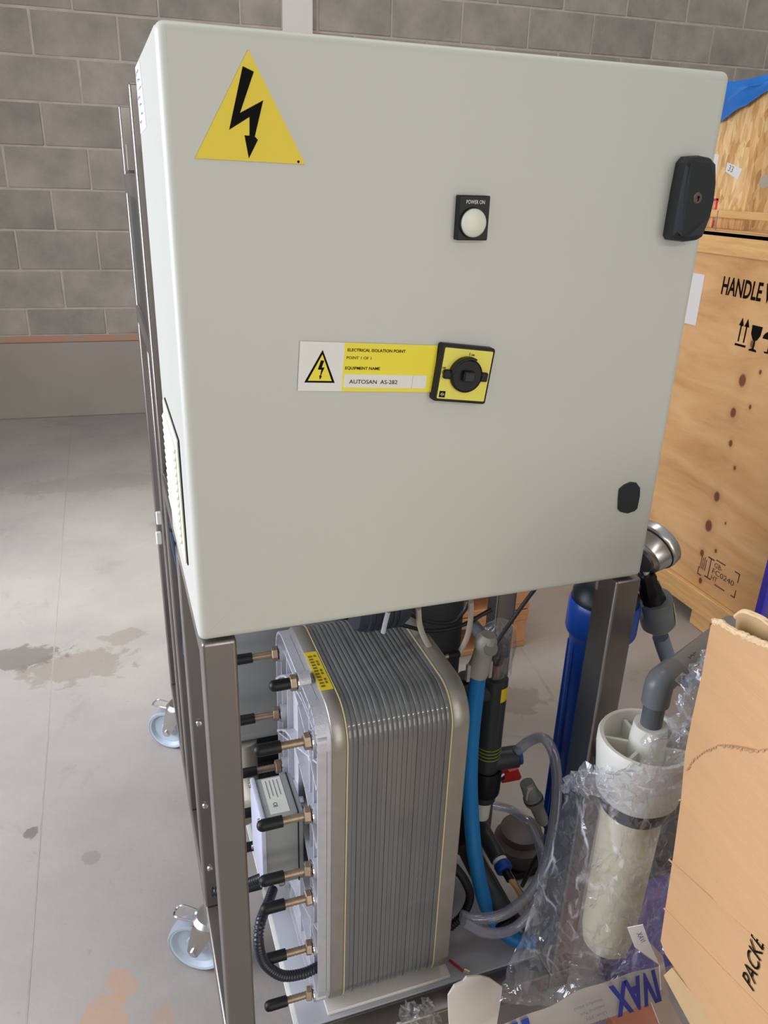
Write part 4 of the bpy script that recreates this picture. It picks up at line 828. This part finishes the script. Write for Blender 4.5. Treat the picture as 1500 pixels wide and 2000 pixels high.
# burnt approval stamp
sink = mat('faded_stencil', srgb(86, 58, 50), .7); sy, sz = L_(1362, 1118)
def brk(x, z, w_, h_): return [(x, z), (x + w_, z), (x + w_, z + h_), (x, z + h_)]
bm = bmesh.new()
for q in (brk(sy, sz - .004, .02, .004), brk(sy, sz - .004, .004, .03), brk(sy + .075, sz + .085, .045, .004), brk(sy + .165, sz + .085, .025, .004), brk(sy + .186, sz + .055, .004, .034), brk(sy + .186, sz - .004, .004, .03), brk(sy + .17, sz - .004, .02, .004), brk(sy + .09, sz - .004, .05, .004), brk(sy + .05, sz + .005, .004, .075), brk(sy + .036, sz + .078, .032, .005), brk(sy + .036, sz + .003, .032, .005)): put('stamp_stroke', prism(bmesh.new(), q, .0003, .0007, FC), sink, bk)
for k in range(4): put('stamp_stroke', prism(bmesh.new(), brk(sy + .006 + k * .008, sz + .022, .003, .05 - .006 * (k % 2)), .0003, .0007, FC), sink, bk)
def stx(s, dx, dz, h, w_): text(s, h, Vector((PX, -(sy + dx), sz + dz)), (0, -1, 0), (0, 0, 1), sink, bk, 0, w_, thick=.0007)
stx('GB-', .072, .058, .018, .038); stx('FC0240', .068, .033, .019, .105); stx('HT', .068, .008, .018, .03)
# white paper pouch on the crate
p0 = cw(1374, 536); p1 = cw(1350, 634)
o = put('paper_pouch', box(bmesh.new(), (PX - .004, p0.y - .01, p1.z), (PX, p0.y + .16, p0.z), .001), white_pl, cr_); o['label'] = 'white paper pouch on plywood'
# bent nail in the top board
nail = put('bent_nail', tube(bmesh.new(), [(PX - .012, at(1402, 455, 'x', PX).y, 1.349), (PX - .014, at(1402, 455, 'x', PX).y + .002, 1.40), (PX - .012, at(1402, 455, 'x', PX).y + .003, 1.41)], .0016, 6), mat('dull_nail', srgb(120, 112, 104), .5, .6)); tag(nail, 'bent nail sticking up from the top board of the plywood crate', 'nail')

# ================================================================ STRAND BOARD CRATE ON TOP
OX = 2.0; osb = mat_osb(); oc = at(1447, 420, 'x', OX); OT = at(1492, 170, 'x', OX).z
ob = empty('strand_board_crate', (OX + .5, oc.y + .5, 1.349), 'strand board crate stacked on the plywood crate, under blue film', 'crate')
put('side_panel', box(bmesh.new(), (OX, oc.y, 1.349), (OX + .012, oc.y + 1.0, OT), .001), osb, ob)
put('front_panel', box(bmesh.new(), (OX + .0005, oc.y - .012, 1.349), (OX + 1.1, oc.y, OT), .001), mat_osb() if False else osb, ob)
put('rear_panel', box(bmesh.new(), (OX + .01, oc.y + .99, 1.349), (OX + 1.1, oc.y + 1.0, OT), .001), osb, ob)
put('top_panel', box(bmesh.new(), (OX, oc.y - .012, OT), (OX + 1.1, oc.y + 1.0, OT + .012), .001), osb, ob)
bz = at(1384, 423, 'x', OX - .02).z
put('batten', box(bmesh.new(), (OX - .034, oc.y - .3, bz), (OX, oc.y + 1.02, bz + .024), .002), wood_b, ob)
put('batten', box(bmesh.new(), (OX - .034, oc.y - .3, 1.349), (OX + .0, oc.y - .24, bz), .002), wood_b, ob)
FO = frame((OX, 0, 0), (0, -1, 0), (0, 0, 1))
def o2(px, py): p = at(px, py, 'x', OX); return (-p.y, p.z)
nq = [o2(1421, 317), o2(1450, 330), o2(1441, 351), o2(1417, 335)]
nl = put('number_label', prism(bmesh.new(), nq[::-1], .0003, .001, FO), white_pl, ob); bb_ = Vector((OX - .001, -nq[3][0] - .006, nq[3][1] + .0))
text('33', .019, Vector((OX - .0012, -(nq[3][0] + .011), nq[3][1] + .003)), (0, -1, -.28), (0, -.28, 1), mat('pencil_grey', srgb(110, 110, 112), .7), nl, thick=.0002)
put('white_patch', prism(bmesh.new(), [o2(1405, 303), o2(1399, 340), o2(1388, 342), o2(1395, 300)], .0003, .001, FO), white_pl, ob)
bm = bmesh.new(); prism(bm, [o2(1385, 390), o2(1403, 387), o2(1403, 391), o2(1385, 394)][::-1], .0003, .0008, FO); prism(bm, [o2(1400, 388), o2(1404, 388), o2(1400, 409), o2(1396, 409)][::-1], .0003, .0008, FO); prism(bm, [o2(1393, 430), o2(1396, 430), o2(1392, 447), o2(1389, 447)][::-1], .0003, .0008, FO)
put('red_mark', bm, mark_red, ob)
FO2 = frame((0, oc.y - .012, 0), (1, 0, 0), (0, 0, 1)); p = at(1493, 355, 'y', oc.y - .012)
put('round_sticker', prism(bmesh.new(), [(p.x + .022 * math.cos(t * PI / 8), p.z + .022 * math.sin(t * PI / 8)) for t in range(16)], .0003, .001, FO2), mat('grey_sticker', srgb(190, 186, 176), .6), ob)
# blue film draped over
bm = bmesh.new(); NU, NV = 40, 26; G = []
def filmpt(u, v):      # u along the crate edge (front to back), v across: 0 = hanging hem, .45 = over the edge, 1 = on top
    y = oc.y - .06 + u * 1.1; hang = .02 + .20 * min(1, u * 2.2); 
    if v < .5: t = v / .5; p = Vector((OX - .022, y, OT + .02 - hang * (1 - t)))
    else: t = (v - .5) / .5; p = Vector((OX - .02 + t * .8, y, OT + .03 + .02 * math.sin(t * 3)))
    return p + noise.noise_vector(Vector((u * 9, v * 6, 1))) * .016 + noise.noise_vector(Vector((u * 30, v * 12, 5))) * .005
for i in range(NU + 1): G.append([bm.verts.new(filmpt(i / NU, j / NV)) for j in range(NV + 1)])
for i in range(NU):
    for j in range(NV): bm.faces.new((G[i][j], G[i + 1][j], G[i + 1][j + 1], G[i][j + 1]))
bmesh.ops.recalc_face_normals(bm, faces=bm.faces)
o = put('blue_film', bm, blue_film, None, True, angle=80); tag(o, 'crumpled blue plastic film over the strand board crate', 'plastic film')

# ================================================================ CLEAR FILM AROUND THE CANISTER
def sheet(rows, nu=56, nv=64, amp=.008, seed=1, fine=.0022):
    def cr4(a, b, c, d, t): return .5 * ((2 * b) + (c - a) * t + (2 * a - 5 * b + 4 * c - d) * t * t + (3 * b - a - 3 * c + d) * t ** 3)
    def ip(P, t):
        n = len(P) - 1; x = t * n; i = min(int(x), n - 1); f = x - i; g = lambda k: P[max(0, min(n, k))]
        a = g(i - 1) if i > 0 else P[0] * 2 - P[1]; d = g(i + 2) if i + 2 <= n else P[-1] * 2 - P[-2]; return cr4(a, P[i], P[i + 1], d, f)
    bm = bmesh.new(); G = []
    cols = [[ip(r, u / nu) for u in range(nu + 1)] for r in rows]
    for j in range(nv + 1):
        row = []
        for i in range(nu + 1):
            p = ip([c[i] for c in cols], j / nv); q = Vector((i / nu * 5, j / nv * 7, seed * 9.1))
            w1 = noise.noise(q) ; w2 = abs(noise.noise(q * 2.3 + Vector((3, 1, 7)))); w3 = abs(noise.noise(q * 5.1)); e = 1
            off = noise.noise_vector(q * 1.3) * amp * .8 + Vector((0, -1, .3)) * (w2 * amp * 1.6 + w3 * fine * 2) 
            rj = random.Random(i * 131 + j * 977 + seed); off += Vector((rj.uniform(-1, 1), rj.uniform(-1, 1), rj.uniform(-1, 1))) * fine * .9
            row.append(bm.verts.new(p + off))
        G.append(row)
    for j in range(nv):
        for i in range(nu):
            a, b, c, d = G[j][i], G[j][i + 1], G[j + 1][i + 1], G[j + 1][i]
            if (i * 7 + j * 13) % 3: bm.faces.new((a, b, c)); bm.faces.new((a, c, d))
            else: bm.faces.new((a, b, d)); bm.faces.new((b, c, d))
    return bm
def rw(pts): return [at(x, y, 'y', d) for x, y, d in pts]
rows = [rw([(1097, 1530, -.05), (1135, 1500, -.13), (1200, 1500, -.185), (1270, 1450, -.19), (1345, 1400, -.17)]),
        rw([(1100, 1545, -.055), (1150, 1560, -.14), (1215, 1570, -.18), (1280, 1545, -.18), (1345, 1520, -.17)]),
        rw([(1078, 1630, -.05), (1140, 1650, -.14), (1205, 1655, -.17), (1265, 1650, -.17), (1330, 1640, -.17)]),
        rw([(1055, 1710, -.05), (1120, 1735, -.13), (1190, 1745, -.16), (1255, 1745, -.16), (1310, 1750, -.17)]),
        rw([(1030, 1790, -.055), (1100, 1830, -.12), (1180, 1845, -.15), (1245, 1840, -.15), (1300, 1845, -.17)]),
        rw([(1000, 1870, -.05), (1070, 1895, -.10), (1150, 1905, -.13), (1220, 1890, -.15), (1290, 1890, -.17)]),
        rw([(960, 1960, -.06), (1050, 1960, -.10), (1130, 1945, -.13), (1210, 1925, -.15), (1285, 1915, -.17)])]
o = put('clear_film', sheet(rows, 42, 56, .010, 1, .0019), film_m, None, True, angle=16); tag(o, 'crumpled clear plastic film wrapped round the white canister', 'plastic film')
rows = [rw([(1093, 1532, -.052), (1128, 1492, -.14), (1190, 1500, -.19), (1262, 1478, -.195), (1345, 1455, -.175)]), rw([(1096, 1538, -.053), (1135, 1520, -.15), (1195, 1530, -.20), (1268, 1520, -.2), (1345, 1490, -.178)]), rw([(1100, 1546, -.055), (1150, 1556, -.142), (1208, 1566, -.188), (1275, 1562, -.19), (1345, 1530, -.172)])]
put('gathered_fold', sheet(rows, 34, 9, .009, 3, .004), fold_m, o, True, angle=14)
rows = [rw([(1375, 1272, -.16), (1385, 1278, -.17), (1400, 1290, -.17)]), rw([(1335, 1300, -.16), (1360, 1305, -.18), (1395, 1320, -.17)]), rw([(1318, 1350, -.17), (1350, 1360, -.19), (1385, 1370, -.18)]), rw([(1312, 1400, -.17), (1340, 1410, -.19), (1370, 1415, -.18)]), rw([(1250, 1450, -.175), (1300, 1455, -.185), (1360, 1460, -.18)])]
o = put('clear_film', sheet(rows, 18, 24, .011, 4, .004), film_m, None, True, angle=14); tag(o, 'small crumpled tuft of clear film beside the carton top', 'plastic film')
rows = [rw([(790, 1945, -.03), (815, 1955, -.04), (835, 1945, -.03)]), rw([(780, 1975, -.04), (815, 1985, -.07), (850, 1970, -.04)]), rw([(775, 2015, -.05), (820, 2020, -.08), (868, 2010, -.05)])]
o = put('crumpled_bag', sheet(rows, 14, 14, .009, 8, .004), bag_m, None, True, angle=30); tag(o, 'small crumpled clear bag at the foot of the plate stack', 'bag')
# torn white foam sheet
fp = [(876, 1945), (888, 1925), (905, 1917), (912, 1908), (940, 1907), (958, 1912), (981, 1928), (979, 1950), (973, 1985), (966, 2030), (880, 2030), (877, 1985)]
bm = slab([at(x, y, 'y', -.03 - (y - 1907) * .0003) for x, y in fp], (0, -1, .35), .004); o = put('foam_sheet', bm, foam); tag(o, 'torn white foam sheet sticking up at bottom centre', 'foam sheet')
# printed packing tape
T0 = at(965, 2003, 'y', -.15); T1 = at(1292, 1878, 'y', -.19); tu = (T1 - T0).normalized(); T2 = at(1300, 1945, 'y', -.19); tv = (T2 - T1); tv = (tv - tu * tv.dot(tu)); TWd = tv.length; tv.normalize(); tn = tu.cross(tv); tn = tn if tn.y < 0 else -tn
TLn = (T1 - T0).length
def tp(a, b, lift=0): return T0 + tu * a + tv * b + tn * lift
NB = 30; bm = bmesh.new(); up_ = []; lo_ = []
def wav(a): return .003 * math.sin(a * 31) + .0015 * math.sin(a * 77 + 1)
for k in range(NB + 1):
    a = (TLn + .0) * k / NB; up_.append(bm.verts.new(tp(a, 0, wav(a)))); lo_.append(bm.verts.new(tp(a, TWd, wav(a) * .4 + .001)))
for k in range(NB): bm.faces.new((up_[k], lo_[k], lo_[k + 1], up_[k + 1]))
bmesh.ops.solidify(bm, geom=bm.faces[:], thickness=.0006); bmesh.ops.recalc_face_normals(bm, faces=bm.faces)
tape = put('printed_tape', bm, tape_w, None, True); tag(tape, 'white packing tape printed IVAX in blue, upside down across the film', 'tape')
def tt(s, h, a, b, w_, m, bold=0):      # writing is upside down: right = -tu, up = tv (downwards in the picture)
    text(s, h, tp(a, b, .0065), -tu, tv, m, tape, bold, w_, thick=.0001)
tt('IVAX', TWd * .86, TLn * .945, TWd * .05, TLn * .275, tape_blue, .045)
gp = mat('tape_grey_print', srgb(120, 128, 172), .5)
for i, s in enumerate(('IVAX Pharmaceuticals Ireland', 'Unit 301', 'Industrial Park', 'Waterford, Ireland')):
    tt(s, TWd * .095, TLn * (.62 - .0 * i), TWd * (.82 - .2 * i), TLn * (.40 if i == 0 else .12 if i == 1 else .15 if i == 2 else .17), gp)
bm = bmesh.new()
for a in (.02, .085, .15): quad(bm, [tp(TLn * a, 0, .0062), tp(TLn * (a + .045), 0, .0062), tp(TLn * (a + .02), TWd, .0062), tp(TLn * (a - .025), TWd, .0062)])
put('blue_bars', bm, tape_blue, tape)
ep_ = [at(x, y, 'y', d) for x, y, d in ((1226, 1812, -.19), (1256, 1806, -.2), (1268, 1840, -.2), (1295, 1868, -.2), (1302, 1905, -.2), (1293, 1932, -.2), (1291, 1934, -.2), (1288, 1885, -.2), (1262, 1868, -.195), (1240, 1850, -.19))]
o = put('folded_tape_end', slab(ep_, (0, -1, .1), .001), tape_w, tape); text('IVAX', .008, at(1252, 1842, 'y', -.2023), at(1240, 1818, 'y', -.2) - at(1252, 1842, 'y', -.2), at(1262, 1838, 'y', -.2) - at(1252, 1842, 'y', -.2), tape_blue, tape)
# strip of white board and red pallet piece
o = put('white_board_strip', slab([at(x, y, 'y', -.165) for x, y in ((1262, 1932), (1288, 1918), (1350, 2030), (1300, 2030))], (0, -1, .2), .003), foam); tag(o, 'narrow white board strip between tape and carton', 'board')

# ================================================================ CARTON
A_ = Vector((.12974, .93389, -.33318)).normalized(); P0 = CAM + ray(1393, 1215) / F * .80
Dn = Vector((.02, -.3, -.95)); Dn = (Dn - A_ * Dn.dot(A_)).normalized(); CN = A_.cross(Dn).normalized(); CN = CN if CN.x < 0 else -CN
def cp(px, py, off=0): return at_plane(px, py, P0 + CN * off, CN)
ct_ = empty('cardboard_carton', cp(1450, 1700) - CN * .15, 'large brown cardboard carton with torn top edge, PACKED BY printed on it', 'carton')
edge = [(1393, 1214), (1388, 1222), (1370, 1320), (1352, 1400), (1338, 1470), (1330, 1560), (1315, 1670), (1300, 1770), (1290, 1838), (1300, 1865), (1345, 1930), (1400, 2010), (1440, 2080), (1620, 2080), (1620, 1320), (1530, 1272), (1500, 1262), (1470, 1247), (1440, 1238), (1420, 1226)]
put('side_panel', slab([cp(x, y) for x, y in edge], CN, .005), card, ct_)
# far side and inner flap give the carton its depth
def cq(px, py, dn, off=0): return cp(px, py, off) - CN * dn
def cin(px, py, d): return cp(px, py, -.006) - CN * d
put('end_panel', slab([cin(1404, 1250, 0), cin(1314, 1820, 0), cin(1314, 1820, .3), cin(1404, 1250, .3)], -A_, .005), card_in, ct_)
put('opposite_panel', slab([cin(1404, 1250, .3), cin(1314, 1820, .3), cin(1320, 1885, .3), cin(1430, 2060, .3), cin(1618, 2078, .3), cin(1618, 1330, .3)], CN, .005), card, ct_)
put('near_panel', slab([cin(1618, 1330, 0), cin(1618, 2078, 0), cin(1618, 2078, .3), cin(1618, 1330, .3)], A_, .005), card, ct_)
put('bottom_panel', slab([cin(1318, 1880, 0), cin(1430, 2060, 0), cin(1430, 2060, .3), cin(1318, 1880, .3)], Dn, .005), card_in, ct_)
put('base_carton', box(bmesh.new(), (.50, -.76, 0), (.82, -.412, .598), .003), card, ct_)
put('inner_flap', slab([cp(x, y, -.03) for x, y in ((1438, 1205), (1452, 1193), (1470, 1198), (1500, 1215), (1640, 1280), (1640, 1420), (1430, 1300))], CN, .005), card_in, ct_)
put('lower_flap', slab([cp(x, y, .0055) for x, y in ((1340, 1500), (1352, 1480), (1375, 1465), (1398, 1455), (1420, 1456), (1450, 1461), (1470, 1466), (1500, 1462), (1620, 1470), (1620, 1900), (1500, 1852), (1400, 1764), (1318, 1664), (1328, 1580))], CN, .005), card, ct_)
bm = bmesh.new()                                # torn corrugated edge of the flap
tp_ = [(1340, 1502), (1352, 1481), (1375, 1466), (1398, 1456), (1420, 1456), (1450, 1462), (1470, 1467), (1500, 1462), (1560, 1462)]
for a, b in zip(tp_, tp_[1:]):
    for k in range(5):
        t = k / 5; x = a[0] + (b[0] - a[0]) * t; y = a[1] + (b[1] - a[1]) * t; r = random.uniform(2, 7)
        quad(bm, [cp(x, y, .0062), cp(x + 5, y - 1, .0064 + random.uniform(0, .001)), cp(x + 5, y - 2 + r, .0062), cp(x, y + r, .0062)])
bmesh.ops.solidify(bm, geom=bm.faces[:], thickness=.0006); put('torn_edge', bm, card2, ct_)
bm = bmesh.new()                                # frayed top
tp_ = [(1393, 1216), (1410, 1219), (1432, 1235), (1455, 1243), (1476, 1252), (1500, 1264), (1540, 1280)]; fr_ = []
for a, b in zip(tp_, tp_[1:]):
    for k in range(6): t = k / 6; fr_.append((a[0] + (b[0] - a[0]) * t, a[1] + (b[1] - a[1]) * t))
tube(bm, [cp(x, y + random.uniform(-3, 1), -.0025 + random.uniform(-.001, .001)) for x, y in fr_], .0036, 7, 3); put('frayed_top', bm, card2, ct_, True)
bm = bmesh.new(); tube(bm, [cp(x, y + random.uniform(-2, 2), -.0325) for x, y in ((1438, 1206), (1450, 1194), (1462, 1195), (1475, 1202), (1490, 1210), (1510, 1221), (1560, 1245))], .0032, 7, 3); put('frayed_top', bm, card2, ct_, True)
bm = bmesh.new()                                # pressed crease lines
for a, b in (((1307, 1679), (1500, 1854)), ((1297, 1774), (1500, 1983)), ((1335, 1560), (1330, 1562))):
    p, q = cp(a[0], a[1], .0002), cp(b[0], b[1], .0002); p = cp(*a, .0108 if a[1] < 0 else .0004); q = cp(*b, .0004); q = p + (q - p) * 1.6; tube(bm, [p, p.lerp(q, .5), q], .0011, 6, 2)
put('crease_bead', bm, card, ct_, True)
f0 = cp(1472, 1937, .001); f1 = cp(1450, 1906, .001); f2 = cp(1500, 1812, .001)
text('PACKED BY', (f1 - f0).length, f0 + CN * .0002, (f2 - f0), (f1 - f0), ink, ct_, 0, (f2 - f0).length * 1.32, thick=.0003)
put('side_flap', slab([cp(x, y, -.01) for x, y in ((1296, 1905), (1312, 1890), (1400, 2000), (1440, 2060), (1380, 2060))], CN, .004), card_in, ct_)
# pallets glimpsed behind the right rear of the frame
pp_ = at(1020, 1262, 'z', 0); pl0 = empty('wooden_pallets', (pp_.x - .4, pp_.y + .3, 0), 'stacked wooden pallets, only their end seen behind the frame', 'pallets')
for lv in range(2):
    zb0 = lv * .15
    for k in range(3):
        put('bearer_block', box(bmesh.new(), (pp_.x - .1, pp_.y + k * .3, zb0 + .02), (pp_.x + .006, pp_.y + k * .3 + .1, zb0 + .105), .003), MATS['pallet_wood'] if 'pallet_wood' in MATS else mat('pallet_wood', srgb(196, 142, 98), .75, noise_amt=.15, noise_scale=9), pl0)
        put('bearer_block', box(bmesh.new(), (pp_.x - .5, pp_.y + k * .3, zb0 + .02), (pp_.x - .4, pp_.y + k * .3 + .1, zb0 + .105), .003), MATS['pallet_wood'], pl0)
        put('bottom_board', box(bmesh.new(), (pp_.x - .5, pp_.y + k * .3, zb0), (pp_.x + .01, pp_.y + k * .3 + .1, zb0 + .02), .002), MATS['pallet_wood'], pl0)
    for k in range(5): put('deck_board', box(bmesh.new(), (pp_.x - .5 + k * .105, pp_.y, zb0 + .105), (pp_.x - .5 + k * .105 + .09, pp_.y + .7, zb0 + .125), .002), MATS['pallet_wood'], pl0)
    for k in range(3): put('stringer_board', box(bmesh.new(), (pp_.x - .5, pp_.y + k * .3, zb0 + .125), (pp_.x + .01, pp_.y + k * .3 + .1, zb0 + .145), .002), MATS['pallet_wood'], pl0)
# orange pallet edge low in the corner
pq = at(1250, 1975, 'z', .05); o = put('pallet_board', box(bmesh.new(), (pq.x - .06, pq.y - .3, .02), (pq.x + .05, pq.y + .03, .05), .003), mat('red_brown_board', srgb(176, 112, 84), .7, noise_amt=.15, noise_scale=12)); tag(o, 'reddish brown board on the floor under the tape', 'board')
put('board_runner', box(bmesh.new(), (pq.x - .05, pq.y - .28, 0), (pq.x + .04, pq.y - .2, .02)), MATS['red_brown_board'], o)
